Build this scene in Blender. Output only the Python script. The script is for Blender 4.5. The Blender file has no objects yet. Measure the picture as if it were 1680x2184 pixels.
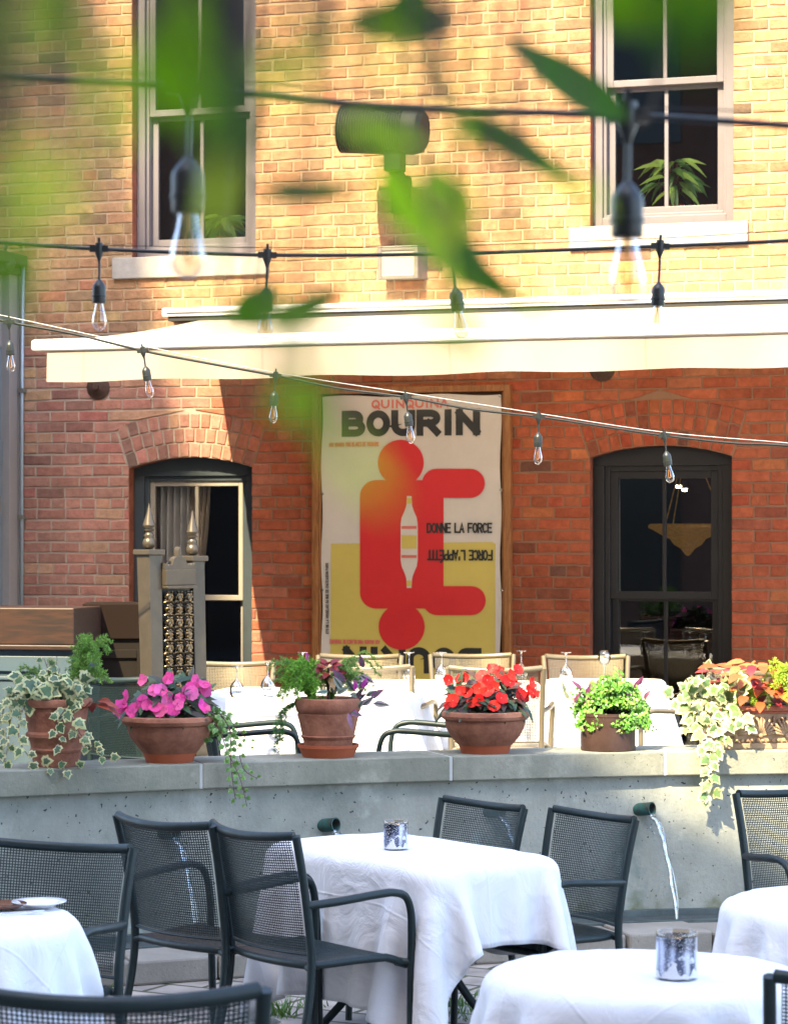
import bpy, math, random
import numpy as np
from mathutils import Vector, Matrix
R = math.radians
S = bpy.context.scene
C = S.collection
random.seed(7)

# ------------------------------------------------------------------ camera, sky, sun, exposure
F, XC, YH, CAMH = 5500.0, 840.0, 1150.0, 1.9          # focal length and horizon in units of a 1680x2184 frame
cam_d = bpy.data.cameras.new('camera')
cam = bpy.data.objects.new('camera', cam_d); C.objects.link(cam)
cam.location = (0, 0, CAMH); cam.rotation_euler = (R(90), 0, 0)
cam_d.sensor_width = 36; cam_d.lens = F / 2184 * 36; cam_d.shift_y = 58 / 2184
cam_d.clip_start = 0.05; cam_d.clip_end = 400
cam_d.dof.use_dof = True; cam_d.dof.focus_distance = 11.3; cam_d.dof.aperture_fstop = 6.6
S.camera = cam

TH = R(18); Y0 = 17.6                                  # the brick wall: turned 18 degrees, 17.6 m away on the axis
U = Vector((math.cos(TH), -math.sin(TH), 0)); N = Vector((-math.sin(TH), -math.cos(TH), 0)); O = Vector((0, Y0, 0))
SA, SB = 0.23, 1.12                                    # sun ray: sideways and downward travel per metre towards the wall
ray = U * SA - N - Vector((0, 0, SB))
sun_d = bpy.data.lights.new('sun', 'SUN'); sun = bpy.data.objects.new('sun', sun_d); C.objects.link(sun)
sun_d.energy = 3.1; sun_d.angle = R(0.42); sun_d.color = (1.0, 0.83, 0.52)
sun.rotation_euler = ray.to_track_quat('-Z', 'Y').to_euler()
W = bpy.data.worlds.new('World'); S.world = W; W.use_nodes = True
nt = W.node_tree; bg = nt.nodes['Background']
sky = nt.nodes.new('ShaderNodeTexSky'); sky.sky_type = 'NISHITA'; sky.sun_disc = False
sky.sun_elevation = math.atan2(SB, math.hypot(1, SA)); sky.sun_rotation = math.atan2(-ray.x, -ray.y)
sky.air_density = 1.0; sky.dust_density = 2.5; sky.ozone_density = 1.0
nt.links.new(sky.outputs[0], bg.inputs[0]); bg.inputs[1].default_value = 0.15
S.view_settings.view_transform = 'Standard'; S.view_settings.look = 'None'
S.view_settings.exposure = 2.72; S.view_settings.gamma = 1
S.cycles.use_denoising = True
S.cycles.max_bounces = 8; S.cycles.transparent_max_bounces = 24
S.cycles.caustics_reflective = False; S.cycles.caustics_refractive = False

# ------------------------------------------------------------------ helpers
def at(x, y, Y): return Vector(((x - XC) / F * Y, Y, CAMH - (y - YH) / F * Y))
def onz(x, y, z): return at(x, y, (CAMH - z) * F / (y - YH))
def wl(x, y, d=0.0):                                   # where the sight line meets the plane d metres in front of the wall: (u, z)
    t = (x - XC) / F; P = O + N * d
    u = (t * P.y - P.x) / (U.x - t * U.y)
    Yw = P.y + u * U.y
    return u, CAMH - (y - YH) / F * Yw
def wu(x, d=0.0): return wl(x, 1150, d)[0]
def lerp(a, b, t): return a + (b - a) * t
def interp(x, xs, ys): return float(np.interp(x, xs, ys))

def tag(o, label=None, cat=None, group=None, kind=None):
    if label: o['label'] = label
    if cat: o['category'] = cat
    if group: o['group'] = group
    if kind: o['kind'] = kind
    return o
def empty(name, loc=(0, 0, 0), rz=0.0, label=None, cat=None, group=None, rot=None, kind=None):
    o = bpy.data.objects.new(name, None); C.objects.link(o); o.location = loc
    o.rotation_euler = rot or (0, 0, rz); o.empty_display_size = 0.1
    return tag(o, label, cat, group, kind)
def copy_tree(o, parent=None):
    c = o.copy(); C.objects.link(c)
    if parent: c.parent = parent
    for ch in list(o.children): copy_tree(ch, c)
    return c

def spline(pts, n=8):
    P = [Vector(p) for p in pts]
    if len(P) < 3: return P
    out = []
    for i in range(len(P) - 1):
        p0 = P[max(i - 1, 0)]; p1 = P[i]; p2 = P[i + 1]; p3 = P[min(i + 2, len(P) - 1)]
        for k in range(n):
            t = k / n
            out.append(0.5 * ((2 * p1) + (p2 - p0) * t + (2 * p0 - 5 * p1 + 4 * p2 - p3) * t * t + (3 * p1 - p0 - 3 * p2 + p3) * t ** 3))
    out.append(P[-1]); return out

class MB:
    def __init__(s): s.v = []; s.f = []; s.m = []; s.c = []; s.col = (1, 1, 1); s.mi = 0; s.uv = None
    def add(s, vs, fs, mi=None, col=None):
        b = len(s.v); s.v.extend([tuple(v) for v in vs])
        for f in fs:
            s.f.append(tuple(b + i for i in f)); s.m.append(s.mi if mi is None else mi); s.c.append(col or s.col)
    def box(s, lo, hi, M=None, **k):
        x0, y0, z0 = lo; x1, y1, z1 = hi
        vs = [Vector(p) for p in ((x0,y0,z0),(x1,y0,z0),(x1,y1,z0),(x0,y1,z0),(x0,y0,z1),(x1,y0,z1),(x1,y1,z1),(x0,y1,z1))]
        if M is not None: vs = [M @ v for v in vs]
        s.add(vs, [(0,3,2,1),(4,5,6,7),(0,1,5,4),(1,2,6,5),(2,3,7,6),(3,0,4,7)], **k)
    def tube(s, pts, r, seg=8, caps=True, flat=1.0, **k):
        P = [Vector(p) for p in pts]; n = len(P); rs = r if hasattr(r, '__len__') else [r] * n
        up = Vector((0, 0, 1)); prev = None; vs = []
        for i in range(n):
            t = (P[min(i + 1, n - 1)] - P[max(i - 1, 0)]).normalized()
            if prev is None:
                a = t.cross(up)
                if a.length < 1e-3: a = t.cross(Vector((0, 1, 0)))
                a.normalize()
            else:
                a = (prev - t * prev.dot(t))
                a = a.normalized() if a.length > 1e-6 else t.orthogonal().normalized()
            prev = a; b = t.cross(a)
            for j in range(seg):
                w = 2 * math.pi * j / seg
                vs.append(P[i] + (a * math.cos(w) + b * math.sin(w) * flat) * rs[i])
        fs = [(i*seg+j, i*seg+(j+1)%seg, (i+1)*seg+(j+1)%seg, (i+1)*seg+j) for i in range(n-1) for j in range(seg)]
        if caps: fs += [tuple(range(seg))[::-1], tuple(range((n-1)*seg, n*seg))]
        s.add(vs, fs, **k)
    def lathe(s, prof, seg=24, M=None, **k):
        vs = []; n = len(prof)
        for r, z in prof:
            for j in range(seg):
                w = 2 * math.pi * j / seg; p = Vector((r * math.cos(w), r * math.sin(w), z)); vs.append(M @ p if M is not None else p)
        fs = [(i*seg+j, i*seg+(j+1)%seg, (i+1)*seg+(j+1)%seg, (i+1)*seg+j) for i in range(n-1) for j in range(seg)]
        s.add(vs, fs, **k)
    def ball(s, c, r, seg=10, sc=(1,1,1), **k):
        prof = [(max(1e-4, math.sin(math.pi*i/seg)), -math.cos(math.pi*i/seg)) for i in range(seg+1)]
        s.lathe(prof, seg, Matrix.Translation(c) @ Matrix.Diagonal((r*sc[0], r*sc[1], r*sc[2], 1)), **k)
    def build(s, name, mats, parent=None, smooth=False, bevel=0.0, auto=None, loc=None):
        me = bpy.data.meshes.new(name); me.from_pydata(s.v, [], s.f)
        mats = mats if isinstance(mats, (list, tuple)) else [mats]
        for m in mats: me.materials.append(m)
        me.polygons.foreach_set('material_index', s.m)
        if smooth: me.polygons.foreach_set('use_smooth', [True] * len(s.f))
        if any(c != (1, 1, 1) for c in s.c):
            ca = me.color_attributes.new('col', 'FLOAT_COLOR', 'CORNER')
            arr = np.concatenate([np.tile((*c, 1.0), len(f)) for c, f in zip(s.c, s.f)])
            ca.data.foreach_set('color', arr.astype(np.float32))
        me.update(); me.validate()
        o = bpy.data.objects.new(name, me); C.objects.link(o)
        if parent: o.parent = parent
        if loc is not None: o.location = loc
        if bevel:
            b = o.modifiers.new('bevel', 'BEVEL'); b.width = bevel; b.segments = 2; b.limit_method = 'ANGLE'; b.angle_limit = R(40)
        if auto:
            try: me.set_sharp_from_angle(angle=R(auto))
            except Exception: pass
        return o

# ------------------------------------------------------------------ materials
def mat(name, col=(.5,.5,.5), rough=.6, metal=0.0, spec=.5, var=0.0, vscale=6.0, vcol=None, bump=0.0, bscale=60.0, attr=False,
        trans=0.0, coat=0.0, sheen=0.0, rvar=0.0, detail=6.0):
    m = bpy.data.materials.new(name); m.use_nodes = True
    n = m.node_tree.nodes; l = m.node_tree.links; p = n['Principled BSDF']
    p.inputs['Base Color'].default_value = (*col, 1); p.inputs['Roughness'].default_value = rough
    p.inputs['Metallic'].default_value = metal; p.inputs['Specular IOR Level'].default_value = spec
    p.inputs['Coat Weight'].default_value = coat; p.inputs['Sheen Weight'].default_value = sheen
    tc = n.new('ShaderNodeTexCoord'); src = None
    if attr:
        a = n.new('ShaderNodeAttribute'); a.attribute_name = 'col'; src = a.outputs['Color']
    if var > 0:
        no = n.new('ShaderNodeTexNoise'); no.inputs['Scale'].default_value = vscale; no.inputs['Detail'].default_value = detail; no.inputs['Roughness'].default_value = .65
        l.new(tc.outputs['Object'], no.inputs['Vector'])
        cr = n.new('ShaderNodeValToRGB'); cr.color_ramp.elements[0].position = .36; cr.color_ramp.elements[1].position = .66
        l.new(no.outputs['Fac'], cr.inputs['Fac'])
        mx = n.new('ShaderNodeMix'); mx.data_type = 'RGBA'
        l.new(cr.outputs['Color'], mx.inputs['Factor'])
        if src is None:
            v = vcol or tuple(c * (1 - var) for c in col)
            mx.inputs['A'].default_value = (*col, 1); mx.inputs['B'].default_value = (*v, 1)
        else:
            l.new(src, mx.inputs['A'])
            hv = n.new('ShaderNodeMix'); hv.data_type = 'RGBA'; hv.blend_type = 'MULTIPLY'; hv.inputs['Factor'].default_value = 1
            l.new(src, hv.inputs['A']); k = 1 - var; hv.inputs['B'].default_value = (k, k, k, 1)
            l.new(hv.outputs['Result'], mx.inputs['B'])
        src = mx.outputs['Result']
        if rvar:
            mr = n.new('ShaderNodeMapRange'); mr.inputs['To Min'].default_value = rough - rvar; mr.inputs['To Max'].default_value = rough + rvar
            l.new(no.outputs['Fac'], mr.inputs['Value']); l.new(mr.outputs['Result'], p.inputs['Roughness'])
    if src is not None: l.new(src, p.inputs['Base Color'])
    if bump:
        nb = n.new('ShaderNodeTexNoise'); nb.inputs['Scale'].default_value = bscale; nb.inputs['Detail'].default_value = 5
        l.new(tc.outputs['Object'], nb.inputs['Vector'])
        bp = n.new('ShaderNodeBump'); bp.inputs['Strength'].default_value = bump; bp.inputs['Distance'].default_value = .01
        l.new(nb.outputs['Fac'], bp.inputs['Height']); l.new(bp.outputs['Normal'], p.inputs['Normal'])
    if trans:
        tr = n.new('ShaderNodeBsdfTranslucent'); ms = n.new('ShaderNodeMixShader'); ms.inputs['Fac'].default_value = trans
        if src is not None: l.new(src, tr.inputs['Color'])
        else: tr.inputs['Color'].default_value = (*col, 1)
        l.new(p.outputs[0], ms.inputs[1]); l.new(tr.outputs[0], ms.inputs[2]); l.new(ms.outputs[0], n['Material Output'].inputs['Surface'])
    return m
def glass(name, tint=(1,1,1), refl=1.0, base=.04, rough=0.0):
    m = bpy.data.materials.new(name); m.use_nodes = True
    n = m.node_tree.nodes; l = m.node_tree.links; n.remove(n['Principled BSDF'])
    t = n.new('ShaderNodeBsdfTransparent'); t.inputs['Color'].default_value = (*tint, 1)
    g = n.new('ShaderNodeBsdfGlossy'); g.inputs['Roughness'].default_value = rough; g.inputs['Color'].default_value = (.95, .97, 1, 1)
    fr = n.new('ShaderNodeLayerWeight'); fr.inputs['Blend'].default_value = .25
    mr = n.new('ShaderNodeMapRange'); mr.inputs['To Min'].default_value = base; mr.inputs['To Max'].default_value = refl
    l.new(fr.outputs['Fresnel'], mr.inputs['Value'])
    ms = n.new('ShaderNodeMixShader'); l.new(mr.outputs['Result'], ms.inputs['Fac'])
    l.new(t.outputs[0], ms.inputs[1]); l.new(g.outputs[0], ms.inputs[2]); l.new(ms.outputs[0], n['Material Output'].inputs['Surface'])
    return m

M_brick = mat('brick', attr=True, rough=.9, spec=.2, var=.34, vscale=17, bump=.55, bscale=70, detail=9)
def patchy(m, sc, lo, hi):
    """broad patches of soot and fading over a wall"""
    n = m.node_tree.nodes; l = m.node_tree.links; p = n['Principled BSDF']; tc = n.new('ShaderNodeTexCoord'); mp = n.new('ShaderNodeMapping'); mp.inputs['Scale'].default_value = (1, 1, .6); l.new(tc.outputs['Object'], mp.inputs['Vector'])
    no = n.new('ShaderNodeTexNoise'); no.inputs['Scale'].default_value = sc; no.inputs['Detail'].default_value = 9; no.inputs['Roughness'].default_value = .7; l.new(mp.outputs[0], no.inputs['Vector'])
    r = n.new('ShaderNodeMapRange'); r.inputs['From Min'].default_value = .3; r.inputs['From Max'].default_value = .7; r.inputs['To Min'].default_value = lo; r.inputs['To Max'].default_value = hi; l.new(no.outputs['Fac'], r.inputs['Value'])
    src = p.inputs['Base Color'].links[0].from_socket; mx = n.new('ShaderNodeMix'); mx.data_type = 'RGBA'; mx.blend_type = 'MULTIPLY'; mx.inputs['Factor'].default_value = 1; l.new(src, mx.inputs['A']); l.new(r.outputs[0], mx.inputs['B']); l.new(mx.outputs['Result'], p.inputs['Base Color'])
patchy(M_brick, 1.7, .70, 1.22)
def mortar_mat():
    m = mat('mortar', (.3,.2,.15), rough=.95, spec=.1, bump=.5, bscale=140); n = m.node_tree.nodes; l = m.node_tree.links
    tc = n.new('ShaderNodeTexCoord'); sx = n.new('ShaderNodeSeparateXYZ'); l.new(tc.outputs['Object'], sx.inputs[0])
    no = n.new('ShaderNodeTexNoise'); no.inputs['Scale'].default_value = 2.5; no.inputs['Detail'].default_value = 6; l.new(tc.outputs['Object'], no.inputs['Vector'])
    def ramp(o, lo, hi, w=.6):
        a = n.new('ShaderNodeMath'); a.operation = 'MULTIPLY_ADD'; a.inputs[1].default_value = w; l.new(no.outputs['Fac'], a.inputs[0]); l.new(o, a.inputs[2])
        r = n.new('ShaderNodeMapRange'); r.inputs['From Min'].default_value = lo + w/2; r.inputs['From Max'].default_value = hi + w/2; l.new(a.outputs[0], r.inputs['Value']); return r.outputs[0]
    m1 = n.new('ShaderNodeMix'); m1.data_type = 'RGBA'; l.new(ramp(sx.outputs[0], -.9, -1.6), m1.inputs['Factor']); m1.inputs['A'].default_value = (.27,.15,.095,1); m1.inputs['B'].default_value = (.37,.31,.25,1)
    m2 = n.new('ShaderNodeMix'); m2.data_type = 'RGBA'; l.new(ramp(sx.outputs[2], 2.9, 3.6), m2.inputs['Factor']); l.new(m1.outputs['Result'], m2.inputs['A']); m2.inputs['B'].default_value = (.46,.33,.20,1)  # upper mortar yellowed: sunlight put into its colour
    l.new(m2.outputs['Result'], n['Principled BSDF'].inputs['Base Color']); return m
M_mortar = mortar_mat()
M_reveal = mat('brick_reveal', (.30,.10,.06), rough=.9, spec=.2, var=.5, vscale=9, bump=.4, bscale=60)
M_winpaint = mat('mauve_grey_paint', (.155,.137,.145), rough=.5, var=.1, vscale=4)
M_darkpaint = mat('black_paint', (.012,.012,.014), rough=.45, var=.3, vscale=8)
M_shadedpaint = mat('shaded_window_paint', (.032,.043,.052), rough=.5, var=.15, vscale=8)  # one greyish window paint, here with shade put into its colour
M_sunlitpaint = mat('sunlit_sash_paint', (.26,.23,.19), rough=.5, var=.1, vscale=8)  # same window paint with sunlight put into its colour
M_sill = mat('limestone_sill', (.40,.355,.30), rough=.85, var=.2, vscale=10, bump=.2)
M_glass = glass('window_glass', (.94,.95,.95), .9, .075)
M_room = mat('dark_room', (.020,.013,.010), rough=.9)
M_fabric = mat('awning_canvas', (.44,.385,.32), rough=.85, spec=.1, var=.05, vscale=3, trans=.35, bump=.08, bscale=400)
def seams(m, step):
    n = m.node_tree.nodes; l = m.node_tree.links; p = n['Principled BSDF']; tc = n.new('ShaderNodeTexCoord'); sx = n.new('ShaderNodeSeparateXYZ'); l.new(tc.outputs['Object'], sx.inputs[0])
    a = n.new('ShaderNodeMath'); a.operation = 'PINGPONG'; a.inputs[1].default_value = step/2; l.new(sx.outputs[0], a.inputs[0]); r = n.new('ShaderNodeMapRange'); r.inputs['From Max'].default_value = .012; r.inputs['To Min'].default_value = .78; r.inputs['To Max'].default_value = 1; l.new(a.outputs[0], r.inputs['Value'])
    src = p.inputs['Base Color'].links[0].from_socket; mx = n.new('ShaderNodeMix'); mx.data_type = 'RGBA'; mx.blend_type = 'MULTIPLY'; mx.inputs['Factor'].default_value = 1; l.new(src, mx.inputs['A']); l.new(r.outputs[0], mx.inputs['B']); l.new(mx.outputs['Result'], p.inputs['Base Color'])
seams(M_fabric, 1.15)
M_whitemetal = mat('white_metal', (.78,.78,.77), rough=.35, var=.05)
M_gap = mat('matte_black', (.02,.02,.02), rough=.7)
M_blackplastic = mat('black_plastic', (.014,.018,.017), rough=.42, var=.3, vscale=30)
M_bulb = glass('bulb_glass', (.92,.86,.77), .5, .08)
M_amber = mat('amber_filament', (.75,.35,.08), rough=.4)
M_steelwire = mat('steel_wire', (.55,.52,.48), rough=.4, metal=.8)
M_chairdark = mat('dark_green_chair_metal', (.010,.023,.025), rough=.46, spec=.4, var=.25, vscale=25, rvar=.08)
M_chairbeige = mat('champagne_chair_metal', (.19,.16,.11), rough=.38, metal=.35, var=.12, vscale=12)
M_concrete = None
M_terra = mat('terracotta', (.35,.155,.095), rough=.85, spec=.2, var=.45, vscale=9, vcol=(.19,.075,.048), bump=.3, bscale=70, rvar=.05, detail=9)
M_terra2 = mat('orange_terracotta', (.42,.105,.045), rough=.7, spec=.3, var=.2, vscale=5, bump=.1)
M_soil = mat('potting_soil', (.025,.016,.010), rough=1, var=.4, vscale=40, bump=1, bscale=70)
M_leaf = mat('leaf', attr=True, rough=.42, spec=.5, var=.2, vscale=60, trans=.22)
M_fern = mat('fern_needles', attr=True, rough=.6, spec=.3, trans=.3)
M_petal = mat('petal', attr=True, rough=.55, spec=.3, trans=.3, var=.12, vscale=80)
M_stem = mat('stem', (.10,.055,.035), rough=.7)
M_wood = None
M_copper = mat('verdigris_copper', (.02,.13,.13), rough=.6, var=.6, vscale=25, vcol=(.05,.045,.035), metal=.2)
M_silver = mat('pewter_paint', (.085,.070,.053), rough=.36, metal=.45, var=.2, vscale=9, rvar=.1)
M_gold = mat('old_gold', (.20,.15,.09), rough=.3, metal=.85, var=.4, vscale=40)
M_brass = mat('brass_lamp', (.55,.30,.07), rough=.35, metal=.7, var=.5, vscale=30, vcol=(.20,.08,.02))
M_porc = mat('white_porcelain', (.80,.80,.82), rough=.15)
M_steel = mat('steel', (.6,.6,.6), rough=.25, metal=1)
M_wine = glass('wine_glass', (.90,.91,.92), 1.0, .16)

def wood(name, c1, c2, scale=6.0, axis='X', rough=.45):
    m = mat(name, c1, rough=rough); n = m.node_tree.nodes; l = m.node_tree.links; p = n['Principled BSDF']
    tc = n.new('ShaderNodeTexCoord'); mp = n.new('ShaderNodeMapping')
    mp.inputs['Scale'].default_value = (.12, 1, 1) if axis == 'X' else (1, 1, .12)
    l.new(tc.outputs['Object'], mp.inputs['Vector'])
    no = n.new('ShaderNodeTexNoise'); no.inputs['Scale'].default_value = scale * 9; no.inputs['Detail'].default_value = 8; no.inputs['Distortion'].default_value = 1.4
    l.new(mp.outputs[0], no.inputs['Vector'])
    cr = n.new('ShaderNodeValToRGB'); cr.color_ramp.elements[0].position = .35; cr.color_ramp.elements[0].color = (*c1, 1)
    cr.color_ramp.elements[1].position = .65; cr.color_ramp.elements[1].color = (*c2, 1)
    l.new(no.outputs['Fac'], cr.inputs['Fac']); l.new(cr.outputs['Color'], p.inputs['Base Color'])
    bp = n.new('ShaderNodeBump'); bp.inputs['Strength'].default_value = .15; bp.inputs['Distance'].default_value = .004
    l.new(no.outputs['Fac'], bp.inputs['Height']); l.new(bp.outputs[0], p.inputs['Normal'])
    return m
M_oak = wood('varnished_wood', (.33,.14,.045), (.20,.075,.022), 5, 'Z')
M_darkwood = wood('dark_stained_wood', (.038,.014,.007), (.014,.007,.005), 4, 'X', .5)

def concrete(name, base, dark, pits=1.0, stain=True, runs=()):
    m = mat(name, base, rough=.9, spec=.25); n = m.node_tree.nodes; l = m.node_tree.links; p = n['Principled BSDF']
    tc = n.new('ShaderNodeTexCoord')
    def noise(sc, det=8, ro=.6, vec=None):
        x = n.new('ShaderNodeTexNoise'); x.inputs['Scale'].default_value = sc; x.inputs['Detail'].default_value = det; x.inputs['Roughness'].default_value = ro
        l.new(vec or tc.outputs['Object'], x.inputs['Vector']); return x.outputs['Fac']
    def ramp(f, a, b, c0=(0,0,0), c1=(1,1,1)):
        r = n.new('ShaderNodeValToRGB'); r.color_ramp.elements[0].position = a; r.color_ramp.elements[1].position = b
        r.color_ramp.elements[0].color = (*c0, 1); r.color_ramp.elements[1].color = (*c1, 1); l.new(f, r.inputs['Fac']); return r.outputs['Color']
    def mix(fac, a, b):
        x = n.new('ShaderNodeMix'); x.data_type = 'RGBA'; l.new(fac, x.inputs['Factor'])
        for k, v in (('A', a), ('B', b)):
            if isinstance(v, tuple): x.inputs[k].default_value = (*v, 1)
            else: l.new(v, x.inputs[k])
        return x.outputs['Result']
    c = mix(ramp(noise(1.6, 10, .7), .35, .68), base, dark)
    c = mix(ramp(noise(95, 2, .5), .56, .78), c, tuple(b * .72 for b in base))
    if stain:
        mp = n.new('ShaderNodeMapping'); mp.inputs['Scale'].default_value = (1, 1, .15); l.new(tc.outputs['Object'], mp.inputs['Vector'])
        c = mix(ramp(noise(6, 7, .62, mp.outputs[0]), .50, .74), c, tuple(b * .62 for b in base)); c = mix(ramp(noise(3.1, 9, .7), .58, .74), c, tuple(min(1, b * 1.22) for b in base))
    vo = n.new('ShaderNodeTexVoronoi'); vo.inputs['Scale'].default_value = 46; vo.inputs['Randomness'].default_value = 1
    nv = n.new('ShaderNodeTexNoise'); nv.inputs['Scale'].default_value = 30; l.new(tc.outputs['Object'], nv.inputs['Vector'])
    vm = n.new('ShaderNodeVectorMath'); vm.operation = 'MULTIPLY_ADD'; vm.inputs[1].default_value = (.05,.05,.05)
    l.new(nv.outputs['Color'], vm.inputs[0]); l.new(tc.outputs['Object'], vm.inputs[2]); l.new(vm.outputs[0], vo.inputs['Vector'])
    sep = n.new('ShaderNodeSeparateColor'); l.new(vo.outputs['Color'], sep.inputs[0])
    rad = n.new('ShaderNodeMapRange'); rad.inputs['From Min'].default_value = .58; rad.inputs['To Min'].default_value = 0; rad.inputs['To Max'].default_value = .27 * pits
    l.new(sep.outputs[0], rad.inputs['Value'])
    lt = n.new('ShaderNodeMath'); lt.operation = 'LESS_THAN'; l.new(vo.outputs['Distance'], lt.inputs[0]); l.new(rad.outputs[0], lt.inputs[1])
    c = mix(lt.outputs[0], c, (.06,.064,.06))
    if runs:
        sx = n.new('ShaderNodeSeparateXYZ'); l.new(tc.outputs['Object'], sx.inputs[0]); wob = n.new('ShaderNodeMath'); wob.operation = 'MULTIPLY_ADD'; wob.inputs[1].default_value = .10; l.new(noise(7, 3), wob.inputs[0]); l.new(sx.outputs[0], wob.inputs[2])
        for x0, wd, zt_, cc in runs:
            d = n.new('ShaderNodeMath'); d.operation = 'SUBTRACT'; d.inputs[1].default_value = x0 + .05; l.new(wob.outputs[0], d.inputs[0]); ab = n.new('ShaderNodeMath'); ab.operation = 'ABSOLUTE'; l.new(d.outputs[0], ab.inputs[0])
            r1 = n.new('ShaderNodeMapRange'); r1.interpolation_type = 'SMOOTHSTEP'; r1.inputs['From Min'].default_value = wd; r1.inputs['From Max'].default_value = 0; l.new(ab.outputs[0], r1.inputs['Value'])
            r2 = n.new('ShaderNodeMapRange'); r2.inputs['From Min'].default_value = zt_; r2.inputs['From Max'].default_value = zt_ - .05; l.new(sx.outputs[2], r2.inputs['Value'])
            mu = n.new('ShaderNodeMath'); mu.operation = 'MULTIPLY'; l.new(r1.outputs[0], mu.inputs[0]); l.new(r2.outputs[0], mu.inputs[1])
            m2 = n.new('ShaderNodeMath'); m2.operation = 'MULTIPLY'; l.new(mu.outputs[0], m2.inputs[0]); l.new(ramp(noise(16, 6), .36, .6), m2.inputs[1]); c = mix(m2.outputs[0], c, cc)
        r3 = n.new('ShaderNodeMapRange'); r3.inputs['From Min'].default_value = .28; r3.inputs['From Max'].default_value = .10; l.new(sx.outputs[2], r3.inputs['Value']); m3 = n.new('ShaderNodeMath'); m3.operation = 'MULTIPLY'; l.new(r3.outputs[0], m3.inputs[0]); l.new(ramp(noise(9, 6), .48, .68), m3.inputs[1]); c = mix(m3.outputs[0], c, (.13,.14,.06))
    l.new(c, p.inputs['Base Color'])
    sb = n.new('ShaderNodeMath'); sb.operation = 'MULTIPLY_ADD'; sb.inputs[1].default_value = -2.0; l.new(lt.outputs[0], sb.inputs[0]); l.new(noise(60), sb.inputs[2])
    bp = n.new('ShaderNodeBump'); bp.inputs['Strength'].default_value = .5; bp.inputs['Distance'].default_value = .006
    l.new(sb.outputs[0], bp.inputs['Height']); l.new(bp.outputs[0], p.inputs['Normal'])
    return m
RX = [(x - XC)/F*12.2 for x in (1372, 1052, 698, 356)]
M_concrete = concrete('grey_concrete', (.385,.405,.365), (.20,.22,.19), runs=[(x - .09, .035, .56, (.40,.50,.47)) for x in RX] + [(x - .02, .07, .60, (.20,.24,.22)) for x in RX])
M_cap = concrete('weathered_concrete', (.30,.305,.255), (.125,.14,.105), .7)
M_kerb = concrete('kerb_stone', (.30,.285,.25), (.17,.16,.14), .5, False)

def paving_mat():
    m = mat('stone_paving', (.3,.28,.25), rough=.9); n = m.node_tree.nodes; l = m.node_tree.links; p = n['Principled BSDF']
    tc = n.new('ShaderNodeTexCoord'); mp = n.new('ShaderNodeMapping'); mp.inputs['Rotation'].default_value = (0,0,.5); l.new(tc.outputs['Object'], mp.inputs['Vector'])
    b = n.new('ShaderNodeTexBrick'); b.inputs['Scale'].default_value = 1; b.inputs['Brick Width'].default_value = .34; b.inputs['Row Height'].default_value = .2
    b.inputs['Mortar Size'].default_value = .012; b.inputs['Color1'].default_value = (.33,.29,.25,1); b.inputs['Color2'].default_value = (.22,.20,.18,1); b.inputs['Mortar'].default_value = (.05,.055,.03,1)
    l.new(mp.outputs[0], b.inputs['Vector'])
    no = n.new('ShaderNodeTexNoise'); no.inputs['Scale'].default_value = 8; no.inputs['Detail'].default_value = 8; l.new(tc.outputs['Object'], no.inputs['Vector'])
    mx = n.new('ShaderNodeMix'); mx.data_type = 'RGBA'; mx.blend_type = 'OVERLAY'; mx.inputs['Factor'].default_value = .6
    l.new(b.outputs['Color'], mx.inputs['A']); l.new(no.outputs['Fac'], mx.inputs['B']); l.new(mx.outputs['Result'], p.inputs['Base Color'])
    bp = n.new('ShaderNodeBump'); bp.inputs['Strength'].default_value = .6; bp.inputs['Distance'].default_value = .01; l.new(b.outputs['Fac'], bp.inputs['Height']); bp.invert = True
    l.new(bp.outputs[0], p.inputs['Normal']); return m
M_paving = paving_mat()

def cloth_mat():
    m = mat('white_table_linen', (.82,.83,.86), rough=.8, spec=.15, sheen=.1, trans=.12); n = m.node_tree.nodes; l = m.node_tree.links; p = n['Principled BSDF']
    uv = n.new('ShaderNodeUVMap'); sx = n.new('ShaderNodeSeparateXYZ'); l.new(uv.outputs[0], sx.inputs[0])
    hs = []
    for o in (0, 1):                                    # pressed fold lines across the cloth
        f = n.new('ShaderNodeMath'); f.operation = 'PINGPONG'; f.inputs[1].default_value = .125; l.new(sx.outputs[o], f.inputs[0])
        r = n.new('ShaderNodeMapRange'); r.inputs['From Min'].default_value = 0; r.inputs['From Max'].default_value = .0045; r.inputs['To Min'].default_value = 1; r.inputs['To Max'].default_value = 0
        l.new(f.outputs[0], r.inputs['Value']); hs.append(r.outputs[0])
    ad = n.new('ShaderNodeMath'); l.new(hs[0], ad.inputs[0]); l.new(hs[1], ad.inputs[1])
    mp = n.new('ShaderNodeMapping'); mp.inputs['Scale'].default_value = (6, 6, 6); l.new(uv.outputs[0], mp.inputs['Vector'])
    no = n.new('ShaderNodeTexNoise'); no.inputs['Scale'].default_value = 1.5; no.inputs['Detail'].default_value = 5; no.inputs['Distortion'].default_value = 1.6; l.new(mp.outputs[0], no.inputs['Vector'])
    a2 = n.new('ShaderNodeMath'); a2.operation = 'MULTIPLY_ADD'; a2.inputs[1].default_value = 9.0; l.new(no.outputs['Fac'], a2.inputs[0]); l.new(ad.outputs[0], a2.inputs[2])
    bp = n.new('ShaderNodeBump'); bp.inputs['Strength'].default_value = .45; bp.inputs['Distance'].default_value = .0032; l.new(a2.outputs[0], bp.inputs['Height'])
    l.new(bp.outputs[0], p.inputs['Normal']); return m
M_cloth = cloth_mat()

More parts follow.
